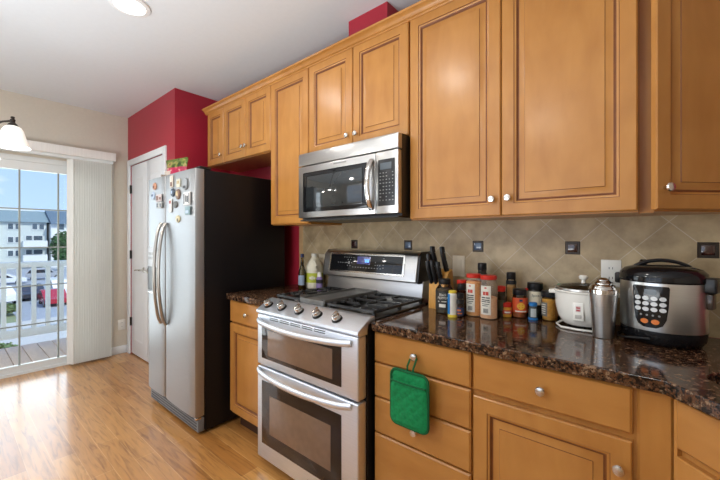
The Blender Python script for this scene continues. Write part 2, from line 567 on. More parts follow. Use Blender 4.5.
# pantry doors: two narrow panelled leaves
def pantry_door(name, x0, x1, hinge_left, label):
    o = box(x0, x1, PY + 0.006, PY + 0.036, 0.012, 2.078, 0.002)
    for z0, z1 in ((0.16, 0.80), (1.02, 1.94)):
        o.rings(x0 + 0.09, x1 - 0.09, z0, z1, [(0, 0.004), (0, 0.0), (0.008, -0.003), (0.018, -0.0005), (0.03, -0.0005), (0.05, -0.003)], PY + 0.006)
    d = struct(o.build(name, M['white']), label, 'door')
    for z in (0.36, 1.10, 1.82):
        hx = x0 + 0.012 if hinge_left else x1 - 0.012
        MB().box(hx - 0.012, hx + 0.006, PY - 0.002, PY + 0.007, z - 0.045, z + 0.045).cyl((hx - 0.009, PY - 0.006, z - 0.046), (hx - 0.009, PY - 0.006, z + 0.046), 0.006, seg=10).build('hinge', M['bronze'], d)
    s = -1 if hinge_left else 1
    kx = x1 - 0.06 if hinge_left else x0 + 0.06
    h = MB()
    h.cyl((kx, PY + 0.008, 0.95), (kx, PY - 0.008, 0.95), 0.028, bev=0.003)
    h.cyl((kx, PY - 0.006, 0.95), (kx, PY - 0.045, 0.95), 0.010)
    h.tube([(kx, PY - 0.045, 0.95), (kx + s * 0.03, PY - 0.052, 0.953), (kx + s * 0.075, PY - 0.052, 0.951), (kx + s * 0.115, PY - 0.048, 0.943)], 0.008)
    h.build('lever_handle', M['nickel'], d)
    return d
pantry_door('door_2', -3.096, -2.642, True, 'white panelled pantry door hinged at the beige wall')
pantry_door('door_3', -2.638, -2.184, False, 'white panelled pantry door behind the refrigerator')

# sliding glass door
sd = MB()
fx0, fx1 = XL - 0.13, XL - 0.005
sd.box(fx0, fx1, DY0, DY1, DZ - 0.05, DZ).box(fx0, fx1, DY0, DY1, 0, 0.025).box(fx0, fx1, DY0, DY0 + 0.04, 0, DZ).box(fx0, fx1, DY1 - 0.04, DY1, 0, DZ)
slider = struct(sd.build('door_1', M['vinyl']), 'white framed sliding glass door to the balcony', 'door')
def sash(y0, y1, xc, n_cols):
    f = MB()
    x0, x1 = xc - 0.02, xc + 0.02
    zb, zt = 0.085, 1.93
    f.box(x0, x1, y0, y1, 0.025, zb).box(x0, x1, y0, y1, zt, DZ - 0.05)
    f.box(x0, x1, y0, y0 + 0.06, zb, zt).box(x0, x1, y1 - 0.06, y1, zb, zt)
    fr = f.build('sash', M['vinyl'], slider)
    box(xc - 0.004, xc + 0.004, y0 + 0.06, y1 - 0.06, zb, zt).build('pane', M['pane'], fr)
    g = MB()
    for k in range(1, 5):
        z = zb + (zt - zb) * k / 5
        g.box(xc - 0.006, xc + 0.006, y0 + 0.06, y1 - 0.06, z - 0.006, z + 0.006)
    for k in range(1, n_cols):
        y = y1 - 0.06 - (y1 - y0 - 0.12) * k / n_cols
        g.box(xc - 0.007, xc + 0.007, y - 0.007, y + 0.007, zb, zt)
    g.build('grille', M['muntin'], fr)
sash(-1.754, -0.791, XL - 0.04, 3)
sash(-2.58, -1.70, XL - 0.09, 3)

# blinds of the sliding door, drawn to one side
bt = thing('vertical_blind', 'off-white vertical blind drawn aside at the sliding door', 'blind', (XL + 0.075, -1.60, 0))
def W2L(b, name, mat, parent, label=None):
    """world-coordinate shapes under an unrotated parent thing"""
    root = parent
    while root.parent is not None:
        root = root.parent
    bmesh.ops.translate(b.bm, verts=b.bm.verts[:], vec=-root.location)
    return b.build(name, mat, parent, label)
W2L(MB().box(XL + 0.001, XL + 0.115, -2.75, -0.680, 2.105, 2.19, 0.004), 'valance', M['blind'], bt)
W2L(MB().box(XL + 0.05, XL + 0.09, -2.70, -0.70, 2.075, 2.104), 'headrail', M['vinyl'], bt)
nb = 17
for k in range(nb):
    y = -1.058 + 0.318 * k / (nb - 1)
    wv = 0.034
    ang = math.radians(64)
    mt = Matrix.Translation((XL + 0.07, y, 0)) @ Matrix.Rotation(-ang, 4, 'Z')
    b = MB().box(-0.0008, 0.0008, -wv - 0.010, wv + 0.010, 0.02, 2.074, mat=mt)
    W2L(b, 'slat', M['blind'], bt)
W2L(MB().tube([(XL + 0.045, -0.69, 2.07), (XL + 0.045, -0.69, 0.06)], 0.003, 6), 'pull_cord', M['vinyl'], bt)

# wall outlet near the baseboard
def outlet(name, label, x, y, z, normal, kind, mat):
    """plate centred at the point on a wall; normal '-y' or '+x'"""
    rz = 0 if normal == '-y' else PI / 2
    t = thing(name, label, 'outlet' if kind == 'outlet' else 'switch', (x, y, z), rz)
    MB().box(-0.036, 0.036, -0.006, -0.0005, -0.058, 0.058, 0.003).build('plate', mat, t)
    if kind == 'outlet':
        for s in (-1, 1):
            f = MB().lathe([(0, 0), (0.0165, 0), (0.0165, 0.003), (0, 0.003)], seg=20, mat=Matrix.Translation((0, -0.006, s * 0.021)) @ Matrix.Rotation(PI / 2, 4, 'X')).build('socket', mat, t)
            g = MB()
            for q in (-1, 1):
                g.box(q * 0.006 - 0.0011, q * 0.006 + 0.0011, -0.0098, -0.0088, s * 0.021 - 0.003, s * 0.021 + 0.006)
            g.build('slots', M['black'], f)
    else:
        MB().box(-0.017, 0.017, -0.009, -0.005, -0.034, 0.034, 0.001).build('rocker', mat, t)
    return t
outlet('wall_outlet', 'white outlet low on the beige wall beside the pantry door', XL, -0.597, 0.318, '+x', 'outlet', M['plate'])

# ceiling lights: recessed cans
def can_light(x, y, label, power):
    t = thing('recessed_light', label, 'ceiling light', (x, y, H), 0, 'recessed ceiling lights')
    MB().lathe([(0.078, -0.001), (0.106, -0.001), (0.104, -0.008), (0.081, -0.012), (0.078, -0.001)], seg=36).build('trim_ring', M['white'], t)
    MB().lathe([(0, -0.004), (0.077, -0.004), (0.077, -0.002), (0, -0.002)], seg=36).build('lens', M['lampglow'], t)
    l = lamp('recessed_lamp', 'SPOT', (x, y, H - 0.02), (0, 0, 0), power, (1.0, 0.95, 0.88), spot_size=math.radians(172), spot_blend=0.25, shadow_soft_size=0.08)
    return t
can_light(-0.968, -1.180, 'round recessed ceiling light shining above the refrigerator aisle', 14)
can_light(0.10, -1.48, 'round recessed ceiling light above the range aisle', 20)
can_light(-1.4, -3.1, 'added unseen recessed ceiling light giving fill over the dining side', 34)  # unseen fixture added as interior fill
can_light(0.4, -3.1, 'added unseen recessed ceiling light giving fill by the added window', 30)  # second added fixture, also only for fill

# chandelier with bell shades, centre out of frame
ccx, ccy = -1.600, -1.806
ch = thing('chandelier', 'dark bronze chandelier with white bell glass shades', 'chandelier', (ccx, ccy, 1.78))
body = MB()
body.lathe([(0, 0.09), (0.02, 0.10), (0.035, 0.14), (0.022, 0.18), (0.014, 0.20), (0.014, H - 1.78 - 0.03), (0.06, H - 1.78 - 0.025), (0.065, H - 1.78 - 0.001), (0, H - 1.78 - 0.001)])
body.build('stem', M['bronze'], ch)
for k in range(3):
    a = math.radians(40.066) + k * 2 * PI / 3
    dx, dy = math.cos(a), math.sin(a)
    R_ = 0.283
    P = lambda r, z: (dx * r, dy * r, z)
    arm = MB().tube([P(0.02, 0.12), P(0.09, 0.10), P(0.16, 0.125), P(0.22, 0.155), P(R_, 0.160)], 0.006, 8)
    arm.lathe([(0, 0.185), (0.008, 0.182), (0.010, 0.176), (0.006, 0.172), (0.012, 0.166), (0.010, 0.150), (0.020, 0.140), (0.024, 0.128), (0, 0.128)], c=(dx * R_, dy * R_, 0), seg=16)
    ao = arm.build('arm', M['bronze'], ch)
    sh = MB()
    sp_ = [(0.022, 0.130), (0.040, 0.122), (0.052, 0.100), (0.060, 0.070), (0.068, 0.035), (0.078, 0.010), (0.086, -0.002),
           (0.083, -0.001), (0.075, 0.012), (0.065, 0.036), (0.057, 0.070), (0.049, 0.098), (0.037, 0.118), (0.022, 0.126)]
    sh.lathe([(r_ * 0.88 if r_ > 0.03 else r_, 0.130 - (0.130 - z_) * 0.90) for r_, z_ in sp_], c=(dx * R_, dy * R_, 0), seg=28)
    sh.build('glass_shade', M['shade'], ao)
    lp = lamp('shade_bulb', 'POINT', (ccx + dx * R_, ccy + dy * R_, 1.78 + 0.03), (0, 0, 0), 6.0, (1.0, 0.97, 0.93), shadow_soft_size=0.03)

# ================================================================== BACKSPLASH
SX, SZ = 0.178, 1.242
bs = box(-0.812, 1.80, -0.010, -0.0005, 0.914, 1.384).box(-0.385, 0.385, -0.010, -0.0005, 1.384, 1.42)
struct(bs.build('wall_backsplash', M['tile'], loc=(SX, 0, SZ)), 'beige diagonal stone tile backsplash with small dark accents', 'wall')
bso = bpy.data.objects['wall_backsplash']
M['accent_dark'] = pmat('accent_brown', srgb(60, 28, 24), 0.12, var=0.2, coat=1.0)
M['accent_blue'] = pmat('accent_blue', srgb(70, 92, 120), 0.12, var=0.2, coat=1.0)
M['accent_rim'] = pmat('accent_rim', srgb(56, 48, 42), 0.35, 0.5, var=0.2)
for k, (dx, mt) in enumerate(((-0.443, 'accent_dark'), (0, 'accent_blue'), (0.443, 'accent_blue'), (0.886, 'accent_dark'), (1.329, 'accent_dark'))):
    a = MB().rings(dx - 0.030, dx + 0.030, -0.030, 0.030, [(0, 0.006), (0, 0), (0.003, -0.003), (0.010, -0.003), (0.012, 0.0)], -0.010).build('accent_tile', M['accent_rim'], bso)
    MB().box(dx - 0.019, dx + 0.019, -0.0125, -0.0102, -0.019, 0.019, 0.0008).build('accent_inset', M[mt], a)
struct(box(-0.856, -0.812, -0.0125, -0.0005, 0.914, 1.384).build('trim_2', col('bullnose', 196, 158, 112)), 'tan edge strip at the end of the tile backsplash', 'trim')
outlet('wall_outlet', 'ivory outlet on the tile behind the translucent jug', -0.590, -0.010, 1.105, '-y', 'outlet', M['ivory'])
outlet('light_switch', 'white switch plate on the tile behind the knife block', 0.512, -0.010, 1.13, '-y', 'switch', M['ivory'])
outlet('wall_outlet', 'white outlet on the tile behind the pressure cooker', 1.208, -0.010, 1.135, '-y', 'outlet', M['plate'])

# ================================================================== CABINETS
DOOR_PROF = [(0, 0.020), (0, 0.004), (0.004, 0.0), (0.050, 0.0), (0.052, 0.003), (0.059, 0.005), (0.065, 0.0125), (0.0685, 0.013), (0.092, 0.0055), (0.0935, 0.003)]
GLAZE = (3, 5, 6, 8)
SLAB_PROF = [(0, 0.020), (0, 0.005), (0.006, 0.0)]

def knob_part(parent, x, y, z):
    k = MB().lathe([(0, 0), (0.006, 0), (0.0055, 0.012), (0.008, 0.016), (0.014, 0.019), (0.0155, 0.023), (0.013, 0.027), (0.006, 0.029), (0, 0.0293)],
                   seg=20, mat=Matrix.Translation((x, y, z)) @ Matrix.Rotation(PI / 2, 4, 'X'))
    return k.build('knob', M['nickel'], parent)

def cabinet(label, loc, rz, w, z0, z1, depth, fronts, toe=False, group=None, ends=None):
    """local frame: x across (0..w), y = 0 the door faces, +y to the wall, z absolute.
    fronts: (kind, x0, x1, z0, z1, knob or None)"""
    t = thing('base_cabinet' if toe else 'wall_cabinet', label, 'cabinet', (loc[0], loc[1], 0 if toe else z0), rz, group)
    off = 0 if toe else z0
    c = MB()
    if toe:
        c.box(0, w, 0.0205, depth, 0.105, z1)
        c.box(0, w, 0.085, depth, 0.0, 0.105)
    else:
        c.box(0, w if ends is None else 0.921, 0.0205, depth, 0, z1 - z0)
        if ends is not None:
            c.box(0.921, w, 0.075, depth, 0, z1 - z0)  # filler strip set back on purpose so shade darkens it
    c.build('carcass', M['wood'], t)
    for kind, x0, x1, a, b, kn in fronts:
        a, b = a - off, b - off
        if kind == 'door':
            f = MB().rings(x0, x1, a, b, DOOR_PROF, 0, GLAZE).build('door', (M['wood'], M['glaze']), t)
        elif kind == 'drawer':
            f = MB().rings(x0, x1, a, b, SLAB_PROF, 0).build('drawer', M['woodh'], t)
        else:
            f = MB().rings(x0, x1, a, b, SLAB_PROF, 0.012).build('filler', M['wood'], t)
        if kn:
            knob_part(f, kn[0], 0.0, kn[1] - off)
    if toe:
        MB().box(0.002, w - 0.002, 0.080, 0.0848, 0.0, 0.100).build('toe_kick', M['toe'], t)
    return t

YB, YU = -0.63, -0.33
CT = 0.874
# base run
cabinet('maple base cabinet between the refrigerator and the range', (-0.842, YB), 0, 0.452, 0, CT, 0.628,
        [('drawer', 0.004, 0.448, 0.728, 0.868, (0.222, 0.796)), ('door', 0.004, 0.448, 0.125, 0.716, (0.40, 0.665))], toe=True)
cabinet('maple drawer base with four drawer fronts right beside the range', (0.387, YB), 0, 0.453, 0, CT, 0.628,
        [('drawer', 0.004, 0.449, 0.737, 0.868, (0.219, 0.806)), ('drawer', 0.004, 0.449, 0.584, 0.730, None),
         ('drawer', 0.004, 0.449, 0.425, 0.577, (0.219, 0.500)), ('drawer', 0.004, 0.449, 0.125, 0.418, (0.219, 0.27))], toe=True)
cabinet('maple base cabinet with one drawer over a raised panel door', (0.842, YB), 0, 0.550, 0, CT, 0.628,
        [('drawer', 0.004, 0.462, 0.737, 0.868, (0.231, 0.800)), ('door', 0.004, 0.462, 0.125, 0.716, (0.432, 0.635)),
         ('filler', 0.472, 0.549, 0.107, 0.872, None)], toe=True)
# corner sink base, front turned 45 degrees
sb = thing('base_cabinet', 'corner sink cabinet set at an angle under the dark sink', 'cabinet', (1.391, -0.631, 0), -PI / 4)
MB().prism([(0.0, 0.02), (0.86, 0.02), (0.86, 0.04), (0.0, 0.04)], 'z', 0.105, CT).prism([(0.0, 0.04), (0.86, 0.04), (0.43, 0.44)], 'z', 0.105, 0.66).build('carcass', M['wood'], sb)
MB().rings(0.004, 0.856, 0.737, 0.868, SLAB_PROF, 0).build('false_front', M['woodh'], sb)
for x0, x1, kx in ((0.004, 0.428, 0.398), (0.432, 0.856, 0.462)):
    d = MB().rings(x0, x1, 0.125, 0.716, DOOR_PROF, 0, GLAZE).build('door', (M['wood'], M['glaze']), sb)
    knob_part(d, kx, 0, 0.635)
MB().box(-0.006, 0.003, 0.006, 0.020, 0.105, CT - 0.002).build('end_stile', M['wood'], sb)
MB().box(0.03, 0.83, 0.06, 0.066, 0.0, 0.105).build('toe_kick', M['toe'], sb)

# wall cabinets
UB, UT = 1.384, 2.430
DT = 2.408
cabinet('small single door wall cabinet at the red pantry corner', (-1.756, YU), 0, 0.281, 1.925, UT, 0.325,
        [('door', 0.003, 0.278, 1.930, DT, (0.255, 2.0))])
cabinet('two door wall cabinet above the refrigerator', (-1.474, YU), 0, 0.672, 1.925, UT, 0.325,
        [('door', 0.003, 0.334, 1.930, DT, (0.312, 2.015)), ('door', 0.338, 0.669, 1.930, DT, (0.360, 2.015))])
cabinet('tall narrow wall cabinet between refrigerator and microwave', (-0.801, YU), 0, 0.413, UB - 0.006, UT, 0.325,
        [('door', 0.003, 0.410, UB, DT, None)])
cabinet('two door wall cabinet directly above the microwave', (-0.387, YU), 0, 0.772, 1.8165, UT, 0.325,
        [('door', 0.003, 0.383, 1.823, DT, (0.352, 1.890)), ('door', 0.388, 0.768, 1.823, DT, (0.420, 1.890))])
cabinet('tall two door wall cabinet above the spice jars', (0.387, YU), 0, 0.965, UB - 0.006, UT, 0.325,
        [('door', 0.003, 0.458, UB, DT, (0.425, 1.456)), ('door', 0.462, 0.920, UB, DT, (0.492, 1.458)),
         ], ends=0)
# end cabinet whose face runs back to the wall at 45 degrees
ec = thing('wall_cabinet', 'dark angled end wall cabinet above the pressure cooker', 'cabinet', (1.356, -0.346, UB - 0.006), PI / 4)
MB().prism([(0.012, 0.0205), (0.462, 0.0205), (0.25, 0.227), (0.228, 0.236)], 'z', 0.0, UT - UB + 0.006).build('carcass', M['wood'], ec)
d = MB().rings(0.002, 0.430, 0.006, DT - UB + 0.006, DOOR_PROF, 0, GLAZE).build('door', (M['wood'], M['glaze']), ec)
knob_part(d, 0.030, 0, 0.078)

# crown
crown = [(-0.305, 2.4305), (-0.309, 2.4305), (-0.309, 2.402), (-0.334, 2.402), (-0.336, 2.409), (-0.343, 2.413), (-0.347, 2.422), (-0.359, 2.434), (-0.368, 2.438), (-0.370, 2.448), (-0.305, 2.448)]
cr = MB().prism(crown, 'x', -1.780, 1.352)
o = cr.build('crown_molding', M['wood'])
tag(o, 'maple crown molding along the cabinet tops', 'molding')

# ================================================================== COUNTERTOPS
ct = MB()
ct.box(-0.852, -0.3935, -0.648, -0.0125, CT + 0.001, 0.914, 0.004)
tag(ct.build('countertop', M['granite']), 'short brown granite counter between refrigerator and range', 'countertop')

def counter_with_hole(outer, hole, z0, z1):
    bm = bmesh.new()
    def loop(pts):
        vs_ = [bm.verts.new((x, y, z1)) for x, y in pts]
        return [bm.edges.new((vs_[i], vs_[(i + 1) % len(vs_)])) for i in range(len(vs_))]
    es = loop(outer) + loop(hole)
    bmesh.ops.triangle_fill(bm, use_beauty=True, use_dissolve=False, edges=es)
    r = bmesh.ops.extrude_face_region(bm, geom=bm.faces[:])
    bmesh.ops.translate(bm, verts=[v for v in r['geom'] if isinstance(v, bmesh.types.BMVert)], vec=(0, 0, z0 - z1))
    return bm
diag = Vector((1, -1)).normalized()
c0 = Vector((1.372, -0.648))
c1 = c0 + diag * 0.86
SKC = Vector((1.751, -0.603))
hole = []
for k in range(36):
    a = 2 * PI * k / 36
    ca, sa = math.cos(a), math.sin(a)
    p = (abs(ca) ** 0.35 * math.copysign(0.27, ca), abs(sa) ** 0.35 * math.copysign(0.19, sa))
    q = SKC + diag * p[0] + Vector((1, 1)).normalized() * p[1]
    hole.append((q.x, q.y))
mb = MB()
mb.bm = counter_with_hole([(0.3875, -0.0125), (0.3875, -0.648), (c0.x, c0.y), (c1.x, c1.y), (2.62, c1.y), (2.62, -0.0125)], hole, CT + 0.001, 0.914)
big = mb.build('countertop', M['granite'])
tag(big, 'long brown granite counter carrying the jars and cookers', 'countertop')
bv = big.modifiers.new('soft_edge', 'BEVEL'); bv.width = 0.004; bv.segments = 2; bv.limit_method = 'ANGLE'; bv.angle_limit = 0.9
# sink bowl under the hole
M['sink'] = pmat('dark_steel_sink', (0.22, 0.21, 0.20), 0.3, 1.0)
sk = MB()
rim, bot = [], []
def ringpts(s, z):
    return [sk.bm.verts.new((SKC.x + (x - SKC.x) * s, SKC.y + (y - SKC.y) * s, z)) for x, y in hole]
r0, r1, r2 = ringpts(1.06, CT), ringpts(1.0, CT), ringpts(0.93, 0.70)
for A, B in ((r0, r1), (r1, r2)):
    for k in range(36):
        sk.bm.faces.new([A[k], A[(k + 1) % 36], B[(k + 1) % 36], B[k]])
sk.bm.faces.new(r2)
tag(sk.build('sink', M['sink'], loc=(SKC.x, SKC.y, 0.70)), 'dark undermount sink set in the counter corner', 'sink')
bpy.data.objects['sink'].data.materials[0].use_backface_culling = False

# ================================================================== RANGE
M['cooksteel'] = pmat('cooktop_steel', (0.20, 0.19, 0.18), 0.3, 1.0)
rg = thing('range', 'stainless double oven gas range with griddle on top', 'range', (0, -0.36, 0))
RDX, RDY = -0.010, 0.0
def R(b, name, mat, parent=None, label=None):
    bmesh.ops.translate(b.bm, verts=b.bm.verts[:], vec=(RDX, RDY, 0))
    return W2L(b, name, mat, parent or rg, label)
R(MB().box(-0.380, 0.380, -0.655, -0.03, 0.03, 0.905), 'body', M['black'])
R(MB().box(-0.36, 0.36, -0.62, -0.05, 0.0, 0.03), 'base_plinth', M['black'])
def oven_door(z0, z1, win, inner, hz):
    d = R(MB().box(-0.379, 0.379, -0.715, -0.656, z0, z1, 0.008, 3), 'oven_door', M['steelh'])
    x0, x1, a, b = win
    g = R(MB().box(x0, x1, -0.7175, -0.714, a, b, 0.002), 'window', M['ovenglass'], d)
    x0, x1, a, b = inner
    R(MB().box(x0, x1, -0.7190, -0.7170, a, b, 0.001), 'window_screen', M['oven_reflection'], g)
    pts = []
    for i in range(17):
        t = i / 16
        x = -0.358 + 0.70 * t
        s = math.sin(PI * t)
        pts.append((x, -0.722 - 0.050 * s ** 0.55, hz - 0.010 * s))
    hb = MB().tube(pts, 0.012, 12, flat=(0.010, 0.015))
    R(hb, 'handle', M['steelh'], d)
    return d
up = oven_door(0.572, 0.855, (-0.333, 0.280, 0.613, 0.802), (-0.275, 0.225, 0.635, 0.775), 0.823)
lo = oven_door(0.045, 0.562, (-0.333, 0.280, 0.135, 0.487), (-0.258, 0.214, 0.205, 0.418), 0.545)
v = MB()
for i in range(5):
    x = -0.26 + i * 0.09
    for dz in (0, 0.010):
        v.box(x, x + 0.075, -0.7165, -0.7140, 0.8470 - dz - 0.002, 0.8470 - dz + 0.002)
R(v, 'vent_slots', M['black'], up)
R(MB().box(0.05, 0.12, -0.7165, -0.7145, 0.080, 0.093), 'badge', M['black'], lo)
# control fascia
prof = [(-0.655, 0.856), (-0.712, 0.858), (-0.724, 0.868), (-0.722, 0.880), (-0.640, 0.928), (-0.615, 0.934), (-0.600, 0.930), (-0.600, 0.905), (-0.655, 0.905)]
R(MB().prism(prof, 'x', -0.380, 0.384, 0.004), 'control_panel', M['steelh'])
nrm = Vector((0, -0.505, 0.863))
for x in (-0.318, -0.195, -0.052, 0.086, 0.220):
    c = Vector((x, -0.680, 0.9045))
    k = MB()
    k.cyl(c, c + nrm * 0.007, 0.027, 0.025, seg=24)
    kn = R(k, 'knob', M['black'])
    g = MB().cyl(c + nrm * 0.007, c + nrm * 0.028, 0.021, 0.019, seg=24, bev=0.003)
    mt = Matrix.Translation(c + nrm * 0.028) @ nrm.to_track_quat('Z', 'Y').to_matrix().to_4x4()
    g.box(-0.006, 0.006, -0.019, 0.019, -0.002, 0.010, 0.002, mat=mt)
    R(g, 'knob_cap', M['nickel'], kn)
# cooktop
R(MB().box(-0.374, 0.380, -0.602, -0.125, 0.905, 0.920, 0.005), 'cooktop', M['cooksteel'])
for x, y, r in ((-0.27, -0.47, 0.045), (-0.27, -0.20, 0.036), (0.255, -0.47, 0.05), (0.255, -0.20, 0.036), (-0.03, -0.33, 0.04)):
    b = MB().lathe([(0, 0), (r + 0.012, 0), (r + 0.010, 0.008), (r, 0.010), (0, 0.010)], c=(x, y, 0.9195), seg=24)
    bo = R(b, 'burner', M['steel'])
    R(MB().lathe([(0, 0.0), (r, 0.0), (r, 0.006), (r - 0.006, 0.009), (0, 0.009)], c=(x, y, 0.9295), seg=24), 'burner_cap', M['iron'], bo)
def grate(x0, x1):
    g = MB()
    y0, y1, z0, z1 = -0.590, -0.140, 0.936, 0.950
    bw = 0.0048
    for x in (x0 + bw, x1 - bw):
        g.box(x - bw, x + bw, y0, y1, z0, z1, 0.002)
    ym = (y0 + y1) / 2
    for y in (y0 + bw, ym, y1 - bw):
        g.box(x0, x1, y - bw, y + bw, z0, z1, 0.002)
    xm = (x0 + x1) / 2
    for yc in ((y0 + ym) / 2, (y1 + ym) / 2):
        for sx, sy in ((1, 0), (-1, 0), (0, 1), (0, -1)):
            if sx:
                a, b = sorted((xm + sx * 0.028, (x1 - bw) if sx > 0 else (x0 + bw)))
                g.box(a, b, yc - 0.005, yc + 0.005, z0, z1, 0.002)
            else:
                a, b = sorted((yc + sy * 0.028, yc + sy * (ym - y0) / 2))
                g.box(xm - 0.005, xm + 0.005, a, b, z0, z1, 0.002)
    n = 7
    for i in range(n):
        y = y0 + 0.035 + (y1 - y0 - 0.07) * i / (n - 1)
        for x in (x0 + 0.01, x1 - 0.04):
            g.box(x, x + 0.03, y - 0.005, y + 0.005, z0 + 0.002, z1 + 0.003, 0.002)
    for x in (x0 + 0.012, x1 - 0.012):
        for y in (y0 + 0.012, ym, y1 - 0.012):
            g.box(x - 0.008, x + 0.008, y - 0.008, y + 0.008, 0.9195, z0, 0.001)
    R(g, 'grate', M['iron'])
grate(-0.368, -0.150)
grate(0.058, 0.372)
gr = MB()
gr.box(-0.145, 0.044, -0.585, -0.142, 0.940, 0.952, 0.004)
gr.box(-0.145, 0.044, -0.600, -0.583, 0.930, 0.958, 0.004)
gr.box(-0.145, 0.044, -0.146, -0.138, 0.940, 0.962, 0.003)
gr.box(-0.147, -0.135, -0.595, -0.14, 0.940, 0.962, 0.003)
gr.box(0.036, 0.047, -0.595, -0.14, 0.940, 0.962, 0.003)
for x in (-0.12, 0.02):
    for y in (-0.57, -0.16):
        gr.box(x - 0.01, x + 0.01, y - 0.01, y + 0.01, 0.9195, 0.941)
R(gr, 'griddle', M['griddle'])
# backguard
RDX, RDY = -0.018, -0.018
R(MB().prism([(-0.030, 0.9150), (-0.128, 0.9150), (-0.128, 0.930), (-0.112, 1.040), (-0.030, 1.040)], 'x', -0.382, 0.372, 0.003), 'backguard', M['mwsteel'])
con = MB().prism([(-0.020, 1.030), (-0.150, 1.030), (-0.166, 1.040), (-0.166, 1.052), (-0.140, 1.180), (-0.128, 1.196), (-0.105, 1.204), (-0.060, 1.206), (-0.020, 1.206)], 'x', -0.384, 0.356, 0.006, 3)
cono = R(con, 'console', M['mwsteel'])
for x0, x1 in ((-0.392, -0.382), (0.354, 0.368)):
    R(MB().prism([(-0.020, 1.028), (-0.148, 1.028), (-0.162, 1.040), (-0.136, 1.182), (-0.105, 1.207), (-0.020, 1.209)], 'x', x0, x1, 0.003), 'end_cap', M['black'], cono)
tilt = math.atan2(0.026, 0.128)
def on_console(b, name, mat, parent):
    """shape given on a flat panel: x, y(out negative), z along the slope from 0; laid on the sloping console"""
    mt = Matrix.Translation((0, -0.166, 1.052)) @ Matrix.Rotation(-tilt, 4, 'X')
    bmesh.ops.transform(b.bm, matrix=mt, verts=b.bm.verts[:])
    return R(b, name, mat, parent)
disp = on_console(MB().box(-0.318, 0.262, -0.003, 0.004, 0.022, 0.128, 0.003), 'display_panel', M['blackgloss'], cono)
on_console(MB().box(-0.330, 0.274, -0.0018, 0.002, 0.012, 0.138, 0.006), 'display_surround', M['nickel'], cono)
lc = on_console(MB().box(-0.085, 0.022, -0.0040, -0.0028, 0.070, 0.118), 'clock_screen', M['bluelcd'], disp)
on_console(MB().box(-0.020, -0.006, -0.0046, -0.0040, 0.082, 0.098).box(-0.003, 0.012, -0.0046, -0.0040, 0.082, 0.098).box(-0.026, 0.014, -0.0046, -0.0040, 0.100, 0.103), 'clock_digits', M['bluedigit'], disp)
pr_ = MB()
for i in range(11):
    pr_.box(-0.12 + i * 0.022, -0.111 + i * 0.022, -0.0036, -0.0030, 0.046, 0.051)
for i in range(6):
    a = i * PI / 3
    pr_.box(-0.152 + 0.022 * math.cos(a) - 0.003, -0.152 + 0.022 * math.cos(a) + 0.003, -0.0036, -0.0030, 0.075 + 0.022 * math.sin(a) - 0.003, 0.075 + 0.022 * math.sin(a) + 0.003)
pr_.box(-0.158, -0.146, -0.0036, -0.0030, 0.066, 0.084)
for i in range(4):
    pr_.box(0.118, 0.128, -0.0036, -0.0030, 0.050 + i * 0.019, 0.056 + i * 0.019)
    pr_.box(0.060 + 0.018 * (i % 3), 0.066 + 0.018 * (i % 3), -0.0036, -0.0030, 0.065 + 0.018 * (i // 3), 0.070 + 0.018 * (i // 3))
for i in range(5):
    pr_.box(-0.25 + i * 0.02, -0.242 + i * 0.02, -0.0036, -0.0030, 0.072, 0.076)
    pr_.box(-0.20 + i * 0.02, -0.192 + i * 0.02, -0.0036, -0.0030, 0.108, 0.112)
on_console(pr_, 'button_print', M['btn_dim'], disp)

# ================================================================== MICROWAVE
mw = thing('microwave', 'stainless over the range microwave with curved handle', 'microwave', (0, -0.2, 1.398))
R2 = lambda b, name, mat, parent=None, label=None: W2L(b, name, mat, parent or mw, label)
R2(MB().box(-0.379, 0.379, -0.385, -0.0125, 1.400, 1.815), 'body', M['black'])
door = R2(MB().box(-0.379, 0.236, -0.420, -0.386, 1.412, 1.732, 0.004), 'door', M['mwsteel'])
g = R2(MB().box(-0.330, 0.186, -0.4225, -0.419, 1.447, 1.690, 0.006), 'window', M['blackgloss'], door)
R2(MB().box(-0.300, 0.150, -0.4235, -0.4215, 1.470, 1.668, 0.004), 'window_screen', M['mwglass'], g)
cp = R2(MB().box(0.238, 0.379, -0.420, -0.386, 1.412, 1.732, 0.004), 'control_panel', M['mwsteel'])
kp = R2(MB().box(0.256, 0.359, -0.4225, -0.419, 1.452, 1.690, 0.003), 'keypad', M['black'], cp)
R2(MB().box(0.270, 0.340, -0.4235, -0.4222, 1.638, 1.672), 'screen', M['lcd'], kp)
b = MB()
rr = random.Random(3)
for r in range(9):
    for c in range(5):
        if rr.random() < 0.18:
            continue
        x = 0.266 + c * 0.0195
        z = 1.618 - r * 0.0175
        b.box(x, x + rr.uniform(0.005, 0.010), -0.4232, -0.4222, z, z + 0.005)
R2(b, 'key_print', M['btn_dim'], kp)
# top vent strip leaning back
tv = R2(MB().prism([(-0.384, 1.738), (-0.420, 1.738), (-0.420, 1.800), (-0.414, 1.815), (-0.384, 1.815)], 'x', -0.379, 0.379, 0.003), 'vent_panel', M['mwsteel'])
R2(MB().box(-0.372, 0.372, -0.41, -0.02, 1.392, 1.4), 'underside_panel', M['black'])
R2(MB().box(-0.07, 0.03, -0.4206, -0.4190, 1.712, 1.720), 'badge', M['btn_dim'], door)
pts = []
for i in range(15):
    t = i / 14
    pts.append((0.214 + 0.0 * t, -0.424 - 0.042 * math.sin(PI * t) ** 0.6, 1.438 + 0.258 * t))
R2(MB().tube(pts, 0.012, 12, flat=(0.017, 0.010), up=(0, 1, 0)), 'handle', M['chrome'], door)

